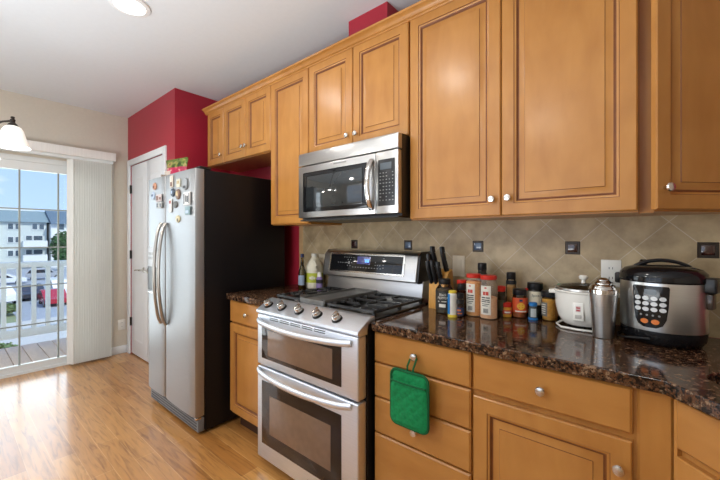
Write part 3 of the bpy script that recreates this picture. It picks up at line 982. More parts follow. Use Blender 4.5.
# ================================================================== REFRIGERATOR
fr = thing('refrigerator', 'side by side stainless refrigerator with black sides and magnets', 'refrigerator', (-1.31, -0.40, 0))
R3 = lambda b, name, mat, parent=None, label=None: W2L(b, name, mat, parent or fr, label)
R3(MB().box(-1.715, -0.908, -0.765, -0.115, 0.02, 1.735, 0.006), 'cabinet_body', M['fridge_side'])
for x in (-1.66, -0.96):
    for y in (-0.70, -0.16):
        R3(MB().cyl((x, y, 0), (x, y, 0.022), 0.02), 'foot', M['black'])
def fridge_door(x0, x1, name):
    n = 10
    pts = [(x0, -0.772), (x1, -0.772)]
    rc = 0.022
    front = []
    for i in range(n + 1):
        t = i / n
        x = x1 - rc * (1 - math.sin(PI / 2 * 0)) if False else x1 + (x0 - x1) * t
        e_ = min(x - x0, x1 - x)
        y = -0.832 - 0.006 * math.sin(PI * t)
        if e_ < 1e-6:
            y = -0.818
        front.append((x, y))
    front.insert(1, (x1 - 0.006, -0.829))
    front.insert(-1, (x0 + 0.006, -0.829))
    return R3(MB().prism(pts + front, 'z', 0.122, 1.738, 0.004), name, M['fridge_steel'])
fz = fridge_door(-1.712, -1.386, 'freezer_door')
fd = fridge_door(-1.378, -0.908, 'fridge_door')
# dispenser in the freezer door
dp = R3(MB().box(-1.690, -1.508, -0.8415, -0.836, 0.852, 1.215, 0.004), 'dispenser', col('dispenser_grey', 176, 178, 180, 0.35), fz)
R3(MB().box(-1.682, -1.516, -0.8435, -0.8405, 0.885, 1.065, 0.003), 'dispenser_recess', M['black'], dp)
R3(MB().box(-1.682, -1.516, -0.850, -0.8405, 0.862, 0.875, 0.002), 'drip_tray', M['steel'], dp)
b = MB()
for i in range(5):
    for j in range(2):
        b.box(-1.67 + i * 0.03, -1.652 + i * 0.03, -0.8425, -0.841, 1.12 + j * 0.035, 1.14 + j * 0.035)
R3(b, 'dispenser_buttons', M['btn_dim'], dp)
for x, d in ((-1.425, fz), (-1.342, fd)):
    pts = [(x, -0.842 - 0.050 * math.sin(PI * i / 20) ** 0.55, 0.66 + 0.735 * i / 20) for i in range(21)]
    R3(MB().tube(pts, 0.013, 12, flat=(0.016, 0.011), up=(0, 1, 0)), 'handle', M['fridge_handle'], d)
for x in (-1.70, -0.92):
    R3(MB().box(x - 0.012 if x < -1 else x - 0.08, x + 0.04 if x < -1 else x + 0.01, -0.80, -0.72, 1.737, 1.757, 0.006), 'hinge_cover', M['black'])
k = MB().box(-1.71, -0.91, -0.812, -0.770, 0.022, 0.112, 0.004)
ko = R3(k, 'kick_grille', col('grille_grey', 120, 122, 124, 0.45))
b = MB()
for i in range(4):
    b.box(-1.69, -0.93, -0.8135, -0.811, 0.034 + i * 0.019, 0.042 + i * 0.019)
R3(b, 'grille_slots', M['black'], ko)
R3(MB().box(-0.93, -0.908, -0.826, -0.79, 0.105, 0.121, 0.003), 'hinge', M['chrome'])

# magnets and clips on the doors
MAG = 'magnets on the refrigerator doors'
def magnet(name, label, x0, x1, z0, z1, mat, shape='rect', deco=None):
    yb = -0.8392
    mx_, mz_ = (x0 + x1) / 2, (z0 + z1) / 2
    x0, x1, z0, z1 = mx_ + (x0 - mx_) * 0.9, mx_ + (x1 - mx_) * 0.9, mz_ + (z0 - mz_) * 0.92, mz_ + (z1 - mz_) * 0.92
    if shape == 'rect':
        b = MB().box(x0, x1, yb - 0.006, yb, z0, z1, 0.002)
    else:
        cx_, cz_ = (x0 + x1) / 2, (z0 + z1) / 2
        b = MB().lathe([(0, 0), (1, 0), (0.92, 0.006), (0.6, 0.009), (0, 0.010)], seg=22,
                       mat=Matrix.Translation((cx_, yb, cz_)) @ Matrix.Rotation(PI / 2, 4, 'X') @ Matrix.Diagonal(((x1 - x0) / 2, (z1 - z0) / 2, 1, 1)))
    o = b.build(name, mat, loc=((x0 + x1) / 2, yb, (z0 + z1) / 2))
    tag(o, label, 'magnet', MAG)
    if deco:
        w_, h_ = (x1 - x0) / 2, (z1 - z0) / 2
        d = MB()
        for (a0, a1, c0_, c1_) in deco[1]:
            d.box(a0 * w_, a1 * w_, -0.0078 if shape == 'rect' else -0.0112, -0.0055, c0_ * h_, c1_ * h_)
        d.build('printed_motif', deco[0], o)
    return o
magnet('fridge_magnet', 'peach coloured magnet high on the freezer door', -1.590, -1.515, 1.646, 1.708, col('mag_peach', 186, 138, 112), 'round', (col('mag_brown', 110, 70, 50), [(-0.4, 0.4, -0.5, 0.1)]))
magnet('fridge_magnet', 'pale blue magnet on the freezer door edge', -1.612, -1.545, 1.575, 1.641, col('mag_blue', 168, 184, 204), 'round', (col('mag_navy', 70, 86, 110), [(-0.5, 0.3, -0.2, 0.3)]))
magnet('fridge_magnet', 'pinkish printed magnet under the peach one', -1.526, -1.410, 1.553, 1.612, col('mag_pink', 186, 174, 172), 'rect', (col('mag_brown', 110, 70, 50), [(-0.8, -0.1, -0.6, 0.6), (0.2, 0.8, -0.5, 0.2)]))
magnet('fridge_magnet', 'black and white photo magnet on the freezer door', -1.513, -1.405, 1.505, 1.552, col('mag_grey', 176, 176, 172), 'rect', (M['black'], [(-0.9, -0.3, -0.7, 0.7), (0.3, 0.9, -0.8, 0.5)]))
magnet('fridge_magnet', 'tall cream bottle shaped magnet near the door gap', -1.271, -1.215, 1.637, 1.727, col('mag_cream', 206, 196, 180), 'rect', (col('mag_brown', 110, 70, 50), [(-0.5, 0.5, -0.8, -0.1)]))
magnet('fridge_magnet', 'dark blue round magnet near the door gap', -1.262, -1.188, 1.571, 1.636, col('mag_darkblue', 56, 68, 82), 'round', (col('mag_blue', 168, 184, 204), [(-0.3, 0.3, -0.3, 0.4)]))
magnet('fridge_magnet', 'brown oval magnet beside the dark blue one', -1.182, -1.100, 1.545, 1.625, col('mag_oval', 112, 88, 74), 'round', (col('mag_gold', 176, 156, 118), [(-0.4, 0.4, -0.3, 0.5)]))
magnet('fridge_magnet', 'cream magnet with gold print above the brown oval', -1.165, -1.097, 1.630, 1.690, col('mag_cream2', 200, 196, 176), 'rect', (col('mag_gold', 176, 156, 118), [(-0.6, 0.6, -0.2, 0.5)]))
magnet('fridge_magnet', 'dark grey blob shaped magnet under the brown oval', -1.219, -1.142, 1.490, 1.543, col('mag_dgrey', 92, 92, 90), 'round')
magnet('fridge_magnet', 'narrow white strip magnet by the door gap', -1.285, -1.236, 1.462, 1.566, col('mag_white', 214, 212, 208), 'rect', (col('mag_red', 150, 60, 56), [(-0.6, 0.6, 0.3, 0.7)]))
magnet('fridge_magnet', 'grey pot shaped magnet high on the fridge door', -1.065, -0.995, 1.600, 1.688, col('mag_pot', 150, 154, 156), 'round', (M['black'], [(-0.5, 0.5, -0.7, -0.3)]))
magnet('fridge_magnet', 'white framed picture magnet with black print', -1.058, -0.948, 1.500, 1.592, col('mag_white', 214, 212, 208), 'rect', (M['black'], [(-0.8, -0.6, -0.8, 0.8), (-0.3, -0.1, -0.5, 0.5), (0.1, 0.5, -0.6, 0.4), (0.7, 0.85, -0.8, 0.8)]))
magnet('fridge_magnet', 'teal square magnet lowest by the outer door edge', -1.030, -0.952, 1.437, 1.496, col('mag_teal', 120, 144, 148), 'rect', (col('mag_blue', 168, 184, 204), [(-0.6, 0.5, -0.6, 0.0)]))
magnet('fridge_magnet', 'small yellow animal shaped magnet below all the others', -1.178, -1.105, 1.388, 1.444, col('mag_yellow', 196, 186, 150), 'round', (col('mag_dgrey', 92, 92, 90), [(0.1, 0.5, -0.7, 0.1)]))

# snack bag standing on the fridge
sbag = thing('snack_bag', 'green and pink snack bag standing on the refrigerator', 'bag', (-1.50, -0.70, 1.7365))
def pillow_bag(w, h, d, rows=10, cols=10):
    b = MB()
    F, Bk = [], []
    for j in range(rows + 1):
        v = j / rows
        rf, rb = [], []
        for i in range(cols + 1):
            u = i / cols
            x = (u - 0.5) * w * (1 - 0.06 * math.sin(PI * v))
            th = d * 0.5 * (math.sin(PI * u) ** 0.6) * (1 - v ** 4) * (1.0 if v < 0.9 else 0.3) + 0.0015
            wob = 0.004 * math.sin(9 * u + 5 * v)
            rf.append(b.bm.verts.new((x, -th + wob, v * h)))
            rb.append(b.bm.verts.new((x, th + wob, v * h)))
        F.append(rf); Bk.append(rb)
    for j in range(rows):
        for i in range(cols):
            b.bm.faces.new([F[j][i], F[j][i + 1], F[j + 1][i + 1], F[j + 1][i]])
            b.bm.faces.new([Bk[j][i + 1], Bk[j][i], Bk[j + 1][i], Bk[j + 1][i + 1]])
    for j in range(rows):
        b.bm.faces.new([F[j][0], F[j + 1][0], Bk[j + 1][0], Bk[j][0]])
        b.bm.faces.new([F[j][cols], Bk[j][cols], Bk[j + 1][cols], F[j + 1][cols]])
    for i in range(cols):
        b.bm.faces.new([F[0][i], Bk[0][i], Bk[0][i + 1], F[0][i + 1]])
        b.bm.faces.new([F[rows][i], F[rows][i + 1], Bk[rows][i + 1], Bk[rows][i]])
    return b
def bag_mat():
    m, n, l, b = newmat('snack_bag_print')
    tc = n.new('ShaderNodeTexCoord'); sp = n.new('ShaderNodeSeparateXYZ'); l.new(tc.outputs['Object'], sp.inputs[0])
    nz = n.new('ShaderNodeTexNoise'); nz.inputs['Scale'].default_value = 26; nz.inputs['Detail'].default_value = 4
    l.new(tc.outputs['Object'], nz.inputs['Vector'])
    leaf = ramp(n, [(0.40, srgb(50, 66, 24)), (0.52, srgb(116, 132, 52)), (0.62, srgb(176, 150, 90)), (0.70, srgb(96, 60, 34))])
    l.new(nz.outputs[0], leaf.inputs[0])
    pk = ramp(n, [(0.42, srgb(176, 34, 74)), (0.56, srgb(200, 60, 92)), (0.66, srgb(214, 190, 170))])
    l.new(nz.outputs[0], pk.inputs[0])
    st = n.new('ShaderNodeMath'); st.operation = 'GREATER_THAN'; st.inputs[1].default_value = 0.095
    l.new(sp.outputs['Z'], st.inputs[0])
    mx = n.new('ShaderNodeMixRGB'); l.new(st.outputs[0], mx.inputs[0]); l.new(pk.outputs[0], mx.inputs[1]); l.new(leaf.outputs[0], mx.inputs[2])
    l.new(mx.outputs[0], b.inputs['Base Color']); b.inputs['Roughness'].default_value = 0.3
    return m
pillow_bag(0.26, 0.165, 0.07).build('pouch', bag_mat(), sbag)
MB().box(-0.125, 0.125, -0.003, 0.003, 0.150, 0.167, 0.001).build('top_seal', col('bag_green', 92, 112, 44, 0.35), sbag)
MB().box(-0.095, -0.025, -0.040, -0.034, 0.02, 0.07, 0.002).build('label_patch', col('bag_label', 206, 190, 176, 0.4), sbag)
sbag.rotation_euler = (0, 0, math.radians(12))
# two small clips lying on the fridge edge
cl = MB().box(-0.04, 0.04, -0.012, 0.012, 0.0, 0.014, 0.004).cyl((-0.02, 0, 0.012), (-0.02, 0, 0.034), 0.008).cyl((0.024, 0, 0.012), (0.024, 0, 0.028), 0.007).build('bag_clip', col('clip_grey', 150, 140, 128, 0.4), loc=(0, 0, 0))
cl.location = (-1.53, -0.79, 1.739)
tag(cl, 'grey bag clip lying on top of the freezer door', 'clip')

# ================================================================== THINGS ON THE COUNTER
CZ_ = 0.9145
def lathe_part(name, prof, mat, parent, seg=24, label=None, sx=1, sy=1):
    return MB().lathe(prof, seg=seg, sx=sx, sy=sy).build(name, mat, parent, label)

def band(r, z0, z1, a0, a1, name, mat, parent, seg=14, sx=1.0, sy=1.0):
    """curved label: thin shell on a cylinder from angle a0 to a1 (degrees, -90 faces the aisle)"""
    b = MB()
    ri, ro = r, r + 0.0008
    A = []
    for i in range(seg + 1):
        a = math.radians(a0 + (a1 - a0) * i / seg)
        ca, sa = math.cos(a), math.sin(a)
        A.append([b.bm.verts.new((rr_ * ca * sx, rr_ * sa * sy, z)) for rr_, z in ((ri, z0), (ro, z0), (ro, z1), (ri, z1))])
    for p, q in zip(A, A[1:]):
        for k in range(4):
            b.bm.faces.new([p[k], q[k], q[(k + 1) % 4], p[(k + 1) % 4]])
    b.bm.faces.new(A[0][::-1]); b.bm.faces.new(A[-1])
    return b.build(name, mat, parent)

def print_lines(r, rows, a0, a1, name, mat, parent, sx=1.0, sy=1.0):
    """rows of small print marks on a curved label: rows = [(z, height, [(f0,f1),...])]"""
    b = MB()
    for z, h, spans in rows:
        for f0, f1 in spans:
            n = max(1, int(abs(f1 - f0) * 8))
            prev = None
            for i in range(n + 1):
                a = math.radians(a0 + (a1 - a0) * (f0 + (f1 - f0) * i / n))
                ca, sa = math.cos(a), math.sin(a)
                cur = [b.bm.verts.new((rr_ * ca * sx, rr_ * sa * sy, zz)) for rr_, zz in ((r, z), (r + 0.0006, z), (r + 0.0006, z + h), (r, z + h))]
                if prev:
                    for k in range(4):
                        b.bm.faces.new([prev[k], cur[k], cur[(k + 1) % 4], prev[(k + 1) % 4]])
                else:
                    b.bm.faces.new(cur[::-1])
                prev = cur
            b.bm.faces.new(prev)
    return b.build(name, mat, parent)

def curved_text(body, r, zc, ang, size, mat, parent, name='lettering', sx=1.0, sy=1.0):
    o = text(name, body, size, Matrix.Rotation(PI / 2, 4, 'X'), mat, parent)
    for v in o.data.vertices:
        x, y, z = v.co
        a = math.radians(ang) + x / r
        rr_ = r + 0.0012 - y * 0.5
        v.co = (rr_ * math.cos(a) * sx, rr_ * math.sin(a) * sy, z + zc)
    return o

JDX = -0.018
def jar(name, label, cat, x, y, r, h, cap_h, cap_r, body_mat, cap_mat, fill=None, fill_h=0.0, shoulder=0.012, neck=None,
        lab=None, group='spice jars on the counter', rz=0.0, sx=1.0, sy=1.0):
    """body with rounded shoulder, cap with ribbed rim; optional contents and a label (z0,z1,a0,a1,mat)"""
    x += JDX
    t = thing(name, label, cat, (x, y, CZ_), rz, group)
    hb = h - cap_h
    nk = neck if neck else cap_r * 0.92
    body = [(0, 0.0), (r - 0.004, 0.0), (r, 0.004), (r, hb - shoulder - 0.004), (r - 0.003, hb - shoulder), (nk, hb - 0.003), (nk, hb + 0.002), (0, hb + 0.002)]
    lathe_part('jar_body', body, body_mat, t, sx=sx, sy=sy)
    cap = [(0, hb), (cap_r - 0.001, hb), (cap_r, hb + 0.002), (cap_r, h - 0.003), (cap_r - 0.003, h), (0, h)]
    lathe_part('cap', cap, cap_mat, t, sx=sx, sy=sy)
    if fill:
        ri = r - 0.003
        lathe_part('contents', [(0, 0.004), (ri, 0.004), (ri, fill_h - 0.003), (ri * 0.7, fill_h + 0.002), (0, fill_h)], fill, t, sx=sx, sy=sy)
    if lab:
        for (z0, z1, a0, a1, mt) in lab:
            band(r + 0.0004, z0, z1, a0, a1, 'label_wrap', mt, t, sx=sx, sy=sy)
    return t

c_black = M['black']
c_red = col('cap_red', 206, 48, 34, 0.4)
c_white = col('label_white', 226, 220, 206, 0.55)
c_ink = col('ink_black', 34, 30, 30, 0.6)
# --- near front row
j = jar('spice_shaker', 'large dark labelled pepper jar with black cap beside the knife block', 'jar', 0.568, -0.262, 0.043, 0.170, 0.026, 0.030, M['jar'], c_black,
        col('pepper', 96, 84, 66, 0.9, var=0.4, scale=300), 0.12, shoulder=0.022, lab=[(0.022, 0.112, -150, 0, col('label_charcoal', 58, 54, 48))])
curved_text('Black', 0.0448, 0.095, -74, 0.017, c_white, j)
curved_text('PEPPER', 0.0448, 0.079, -74, 0.017, c_white, j)
print_lines(0.0446, [(0.034, 0.016, [(0.34, 0.62)]), (0.060, 0.004, [(0.3, 0.5), (0.52, 0.66)])], -150, 0, 'label_print', c_white, j)
jar('spice_shaker', 'red capped shaker standing behind the dark pepper jar', 'jar', 0.632, -0.200, 0.026, 0.163, 0.022, 0.025, M['jar'], c_red,
    col('paprika', 130, 52, 30, 0.9, var=0.3, scale=300), 0.11)
j = jar('spice_canister', 'slim canister with yellow ends and a blue and white label', 'canister', 0.636, -0.315, 0.0215, 0.124, 0.012, 0.0185, c_white, col('yellow', 232, 206, 70, 0.45), shoulder=0.002, neck=0.017,
        lab=[(0.014, 0.108, -195, -98, col('label_blue', 34, 120, 184)), (0.0, 0.012, -190, 10, M['yellow'])])
j = jar('spice_jar', 'small clear spice jar with black cap in front of the red lidded shakers', 'jar', 0.664, -0.298, 0.0195, 0.112, 0.024, 0.0185, M['jar'], c_black,
        col('pepperflakes', 90, 60, 44, 0.9, var=0.4, scale=300), 0.05, lab=[(0.010, 0.046, -140, 10, col('label_navy', 40, 60, 96)), (0.064, 0.084, -140, 10, c_black)])
print_lines(0.0206, [(0.030, 0.008, [(0.25, 0.6)]), (0.016, 0.006, [(0.3, 0.7)])], -140, 10, 'label_print', col('label_orange', 206, 112, 50), j)
jar('spice_jar', 'black capped jar rising behind the small clear spice jar', 'jar', 0.648, -0.238, 0.021, 0.150, 0.030, 0.0205, M['jar'], c_black,
    col('cumin', 120, 92, 58, 0.9, var=0.3, scale=300), 0.10)
# two big red lidded shakers, square-ish
def big_shaker(label, x, y, h, r, powder, fill_h, rz):
    t = jar('seasoning_shaker', label, 'jar', x, y, r, h, 0.018, r * 0.92, M['jarcloudy'], c_red, powder, fill_h, shoulder=0.02, neck=r * 0.86,
            group='large red lidded seasoning shakers', rz=rz)
    band(r + 0.0005, 0.022, h - 0.045, -128, -62, 'label_wrap', c_white, t)
    print_lines(r + 0.0014, [(h - 0.058, 0.006, [(0.40, 0.60)]), (h - 0.088, 0.016, [(0.25, 0.48), (0.52, 0.78)])], -128, -62, 'red_print', col('print_red', 190, 66, 52), t)
    print_lines(r + 0.0014, [(h - 0.102, 0.005, [(0.12, 0.50), (0.55, 0.9)]), (h - 0.112, 0.004, [(0.12, 0.88)]), (h - 0.120, 0.004, [(0.1, 0.6), (0.65, 0.9)]),
                             (h - 0.130, 0.003, [(0.15, 0.85)]), (h - 0.138, 0.003, [(0.15, 0.7)])] +
                [(0.030, 0.020, [(0.3 + 0.08 * i, 0.34 + 0.08 * i)]) for i in range(6)], -128, -62, 'label_print', c_ink, t)
    return t
big_shaker('large red lidded shaker of orange powder beside the paler one', 0.702, -0.222, 0.200, 0.038, col('orange_powder', 238, 164, 82, 0.9, var=0.15, scale=200), 0.165, 0)
big_shaker('large red lidded shaker part filled with pale orange powder', 0.778, -0.236, 0.199, 0.040, col('pale_powder', 244, 188, 140, 0.9, var=0.12, scale=200), 0.100, 0.1)
jar('spice_jar', 'tall dark jar with black cap behind the two red lidded shakers', 'jar', 0.698, -0.105, 0.0225, 0.246, 0.036, 0.022, col('dark_glass', 52, 46, 40, 0.15), c_black,
    lab=[(0.15, 0.190, -170, 10, col('label_grey', 150, 148, 142))])
# --- middle group
jar('spice_jar', 'small dark jar with a red cap right of the large shakers', 'jar', 0.812, -0.160, 0.018, 0.145, 0.026, 0.018, col('dark_glass2', 60, 50, 36, 0.15), c_red,
    lab=[(0.03, 0.08, -170, 10, col('label_olive', 74, 74, 52))])
jar('spice_jar', 'tall jar of tan spice with a black cap at the tile', 'jar', 0.832, -0.080, 0.0225, 0.205, 0.034, 0.0215, M['jar'], c_black,
    col('tan_spice', 220, 172, 112, 0.9, var=0.2, scale=300), 0.140, lab=[(0.148, 0.166, -170, 10, c_black)])
j = jar('spice_tin', 'short yellow tin with a red lid in front of the tan jar', 'tin', 0.832, -0.152, 0.0235, 0.068, 0.020, 0.0235, col('tin_yellow', 214, 150, 48, 0.4), c_red, shoulder=0.002, neck=0.02,
        lab=[(0.016, 0.034, -140, 20, col('print_red', 190, 66, 52))])
print_lines(0.0248, [(0.021, 0.007, [(0.3, 0.7)])], -140, 20, 'label_print', c_white, j)
j = jar('snack_jar', 'clear jar with black lid and orange label bearing a yellow disc', 'jar', 0.882, -0.118, 0.0345, 0.132, 0.026, 0.031, M['jar'], c_black,
        col('nuts', 176, 98, 48, 0.8, var=0.4, scale=90), 0.080, shoulder=0.016, lab=[(0.026, 0.094, -135, 5, col('label_flame', 214, 84, 40))])
print_lines(0.0358, [(0.040 + 0.004 * i, 0.004, [(0.5 - hw, 0.5 + hw)]) for i, hw in enumerate((0.08, 0.15, 0.18, 0.20, 0.20, 0.18, 0.15, 0.08))], -135, 5, 'yellow_disc', col('yellow2', 232, 178, 58), j)
print_lines(0.0358, [(0.078, 0.010, [(0.42, 0.58)])], -135, 5, 'label_print', col('label_navy', 40, 60, 96), j)
print_lines(0.0358, [(0.029, 0.006, [(0.2, 0.8)])], -135, 5, 'bottom_print', c_white, j)
jar('spice_jar', 'red capped jar peeking out between the lidded jars', 'jar', 0.902, -0.031, 0.017, 0.128, 0.022, 0.020, M['jar'], c_red, col('paprika', 130, 52, 30), 0.09)
j = jar('spice_jar', 'tall wide jar with black lid and cream label', 'jar', 0.936, -0.062, 0.034, 0.162, 0.030, 0.035, col('dark_glass', 52, 46, 40, 0.15), c_black, shoulder=0.008, neck=0.031,
        lab=[(0.060, 0.122, -175, -5, col('label_cream', 226, 216, 190))])
curved_text('Spice', 0.0352, 0.104, -74, 0.016, col('ink_green', 52, 66, 48), j)
j = jar('spice_jar', 'small jar with blue cap in front of the cream labelled jar', 'jar', 0.944, -0.132, 0.0195, 0.078, 0.016, 0.0175, col('glass_olive', 70, 80, 80, 0.2), col('cap_blue', 40, 118, 186, 0.4),
        lab=[(0.014, 0.052, -105, -38, col('label_pale', 188, 196, 196)), (0.0, 0.010, -170, 10, M['cap_blue'])])
print_lines(0.0186, [(0.034, 0.006, [(0.25, 0.75)]), (0.024, 0.004, [(0.2, 0.8)])], -105, -38, 'label_print', c_ink, j)
j = jar('spice_jar', 'wide jar of mustard coloured powder with black lid beside the rice cooker', 'jar', 1.004, -0.092, 0.0335, 0.132, 0.026, 0.035, M['jar'], c_black,
        col('mustard', 214, 158, 66, 0.85, var=0.2, scale=60), 0.098, shoulder=0.008, neck=0.031, lab=[(0.020, 0.082, -150, -95, col('label_slate', 120, 116, 108)), (0.020, 0.082, -40, 20, col('label_ochre', 150, 96, 40))])
print_lines(0.0358, [(0.03 + 0.01 * i, 0.004, [(0.2, 0.8)]) for i in range(5)], -150, -95, 'label_print', c_white, j)
jar('spice_jar', 'jar with a green cap half hidden behind the rice cooker', 'jar', 1.040, -0.032, 0.0175, 0.160, 0.026, 0.0175, M['jar'], col('cap_green', 20, 128, 74, 0.4), col('herbs', 70, 86, 44, 0.9, var=0.3, scale=200), 0.09)

# --- knife block
kb = thing('knife_block', 'light wood knife block full of black handled knives', 'knife block', (0.470, -0.155, CZ_), math.radians(0))
lean = Vector((-0.24, -0.24, 0.94)).normalized()
# slanted body: profile in local y-z, leaning toward the aisle
MB().prism([(-0.055, 0.0), (0.060, 0.0), (0.075, 0.025), (0.045, 0.205), (-0.005, 0.190), (-0.050, 0.125)], 'x', -0.040, 0.052, 0.004).build('block', M['woodblock'], kb)
def knife(x, y, z, L, wd, dx=-0.10, dy=-0.30):
    d = Vector((dx, dy, 1)).normalized()
    p0 = Vector((x, y, z)) - d * 0.03
    pts = [p0 + d * (L + 0.03) * t for t in (0, 0.15, 0.3, 0.5, 0.7, 0.85, 0.95, 1.0)]
    side = Vector((0, -1, 0.3)).normalized()
    bow = [0, 0, 0.001, 0.002, 0.001, -0.002, -0.006, -0.010]
    pts = [p + side * b_ for p, b_ in zip(pts, bow)]
    b = MB().tube(pts, 0.01, 10, flat=(0.0125, wd * 1.25), up=side)
    h = b.build('knife_handle', M['black'], kb)
    r = MB()
    for t in (0.30, 0.55, 0.80):
        p = p0 + d * (L + 0.03) * t
        r.cyl(p + Vector((0.0118, 0, 0)), p + Vector((0.0131, 0, 0)), 0.0028, seg=8).cyl(p - Vector((0.0118, 0, 0)), p - Vector((0.0131, 0, 0)), 0.0028, seg=8)
    r.build('rivets', M['steel'], h)
for x, y, z, L, wd in ((-0.028, -0.034, 0.135, 0.105, 0.0125), (-0.002, -0.034, 0.135, 0.108, 0.0125), (0.026, -0.030, 0.138, 0.10, 0.0115),
                       (-0.020, 0.010, 0.190, 0.125, 0.014), (0.030, 0.020, 0.196, 0.118, 0.014), (-0.034, -0.012, 0.165, 0.110, 0.0125)):
    knife(x, y, z, L * 1.16, wd)

# --- bottles in the corner beside the refrigerator
ob = thing('glass_bottle', 'tall slim glass bottle with dark blue cap in the far counter corner', 'bottle', (-0.618, -0.185, CZ_), 0, 'bottles in the corner')
lathe_part('bottle_body', [(0, 0), (0.026, 0), (0.028, 0.004), (0.028, 0.115), (0.022, 0.140), (0.012, 0.175), (0.010, 0.235), (0, 0.235)], glass_mat('oil_glass', (0.50, 0.44, 0.30), 1.5), ob)
lathe_part('oil', [(0, 0.003), (0.0255, 0.003), (0.0255, 0.060), (0, 0.060)], col('oil', 150, 120, 34, 0.2), ob)
lathe_part('cap', [(0, 0.230), (0.0135, 0.230), (0.0135, 0.254), (0, 0.256)], col('cap_navy', 32, 40, 82, 0.4), ob)
band(0.0284, 0.030, 0.100, -120, -10, 'label_wrap', col('label_pale2', 150, 164, 180), ob)
sb2 = thing('plastic_bottle', 'slim white bottle with dark cap beside the red wall strip', 'bottle', (-0.715, -0.105, CZ_), 0, 'bottles in the corner')
lathe_part('bottle_body', [(0, 0), (0.021, 0), (0.022, 0.003), (0.022, 0.130), (0.014, 0.150), (0.010, 0.16), (0, 0.16)], col('bottle_white', 206, 204, 196, 0.4), sb2)
lathe_part('cap', [(0, 0.158), (0.011, 0.158), (0.010, 0.190), (0, 0.192)], col('cap_brown', 92, 74, 60, 0.4), sb2)
vj = thing('plastic_jug', 'translucent gallon jug with a yellow green label on the far counter', 'jug', (-0.588, -0.092, CZ_), 0, 'bottles in the corner')
vj.scale = (1.2, 1.2, 1.0)
jp = [(0, 0), (0.050, 0), (0.056, 0.005), (0.057, 0.02), (0.057, 0.135), (0.053, 0.160), (0.040, 0.190), (0.026, 0.214), (0.018, 0.228), (0.018, 0.238), (0, 0.238)]
M['milky'] = pmat('milky_plastic', srgb(236, 228, 204), 0.35, var=0.04, trans=0.15)
lathe_part('jug_body', jp, M['milky'], vj)
lathe_part('cap', [(0, 0.236), (0.020, 0.236), (0.020, 0.252), (0.017, 0.256), (0, 0.257)], c_white, vj)
MB().tube([(0.030, -0.030, 0.212), (0.050, -0.040, 0.200), (0.060, -0.042, 0.170), (0.054, -0.036, 0.140)], 0.008, 10).build('jug_handle', M['milky'], vj)
band(0.0574, 0.045, 0.115, -115, 25, 'label_wrap', col('label_lime', 184, 190, 52), vj)
print_lines(0.0586, [(0.066 + 0.004 * i, 0.004, [(0.42 - hw, 0.42 + hw)]) for i, hw in enumerate((0.06, 0.11, 0.13, 0.14, 0.13, 0.11, 0.06))], -115, 25, 'label_disc', c_white, vj)
pb = thing('plastic_bottle', 'small purple labelled bottle in front of the translucent jug', 'bottle', (-0.462, -0.160, CZ_), 0, 'bottles in the corner')
lathe_part('bottle_body', [(0, 0), (0.024, 0), (0.026, 0.004), (0.026, 0.082), (0.018, 0.098), (0, 0.098)], col('purple', 138, 118, 168, 0.35), pb, sy=0.8)
lathe_part('cap', [(0, 0.098), (0.018, 0.098), (0.016, 0.122), (0.008, 0.128), (0, 0.128)], c_white, pb, sy=0.8)
band(0.0264, 0.052, 0.078, -135, 30, 'label_wrap', c_ink, pb, sy=0.8)
db = thing('spray_bottle', 'dark trigger spray bottle half hidden beside the range backguard', 'bottle', (-0.436, -0.062, CZ_), 0, 'bottles in the corner')
lathe_part('bottle_body', [(0, 0), (0.024, 0), (0.026, 0.004), (0.026, 0.110), (0.012, 0.140), (0.011, 0.155), (0, 0.155)], col('dark_brown', 58, 44, 40, 0.35), db)
MB().box(-0.034, 0.016, -0.009, 0.009, 0.155, 0.182, 0.004).box(-0.040, -0.032, -0.005, 0.005, 0.165, 0.176).tube([(-0.018, 0, 0.158), (-0.026, 0, 0.140), (-0.024, 0, 0.122)], 0.004, 8).build('trigger_head', M['black'], db)
band(0.0264, 0.02, 0.09, -135, 30, 'label_wrap', col('label_tan', 176, 132, 92), db)

# --- rice cooker
rc = thing('rice_cooker', 'white rice cooker with glass lid beside the steel shaker', 'rice cooker', (1.122, -0.132, CZ_), math.radians(8))
rc.scale = (0.93, 0.93, 1.14)
lathe_part('pot_body', [(0, 0.012), (0.078, 0.012), (0.086, 0.018), (0.100, 0.040), (0.110, 0.075), (0.113, 0.110), (0.114, 0.128), (0.118, 0.132), (0.118, 0.137), (0.108, 0.138), (0, 0.138)], col('enamel_white', 248, 245, 236, 0.25, coat=0.4, var=0.01), rc, seg=40)
for k in range(3):
    a = math.radians(-90 + 120 * k)
    MB().cyl((0.062 * math.cos(a), 0.062 * math.sin(a), 0), (0.062 * math.cos(a), 0.062 * math.sin(a), 0.016), 0.009, seg=12).build('foot', M['black'], rc)
for s in (-1, 1):
    MB().box(s * 0.122 - 0.016, s * 0.122 + 0.016, -0.026, 0.026, 0.118, 0.132, 0.005, 3).build('side_handle', M['enamel_white'], rc)
ld = lathe_part('glass_lid', [(0.106, 0.139), (0.110, 0.139), (0.110, 0.143), (0.085, 0.153), (0.04, 0.160), (0, 0.162), (0, 0.159), (0.04, 0.157), (0.084, 0.150), (0.106, 0.1405)], M['lidglass'], rc, seg=40)
MB().lathe([(0.105, 0.1385), (0.1125, 0.1385), (0.1125, 0.1445), (0.105, 0.1455), (0.105, 0.1385)], seg=40).build('lid_rim', M['steel'], ld)
MB().lathe([(0, 0.161), (0.009, 0.161), (0.008, 0.172), (0.016, 0.176), (0.019, 0.184), (0.013, 0.190), (0, 0.191)], seg=20).build('lid_knob', M['enamel_white'], ld)
a = math.radians(-100)
pm = Matrix.Rotation(a + PI / 2, 4, 'Z')
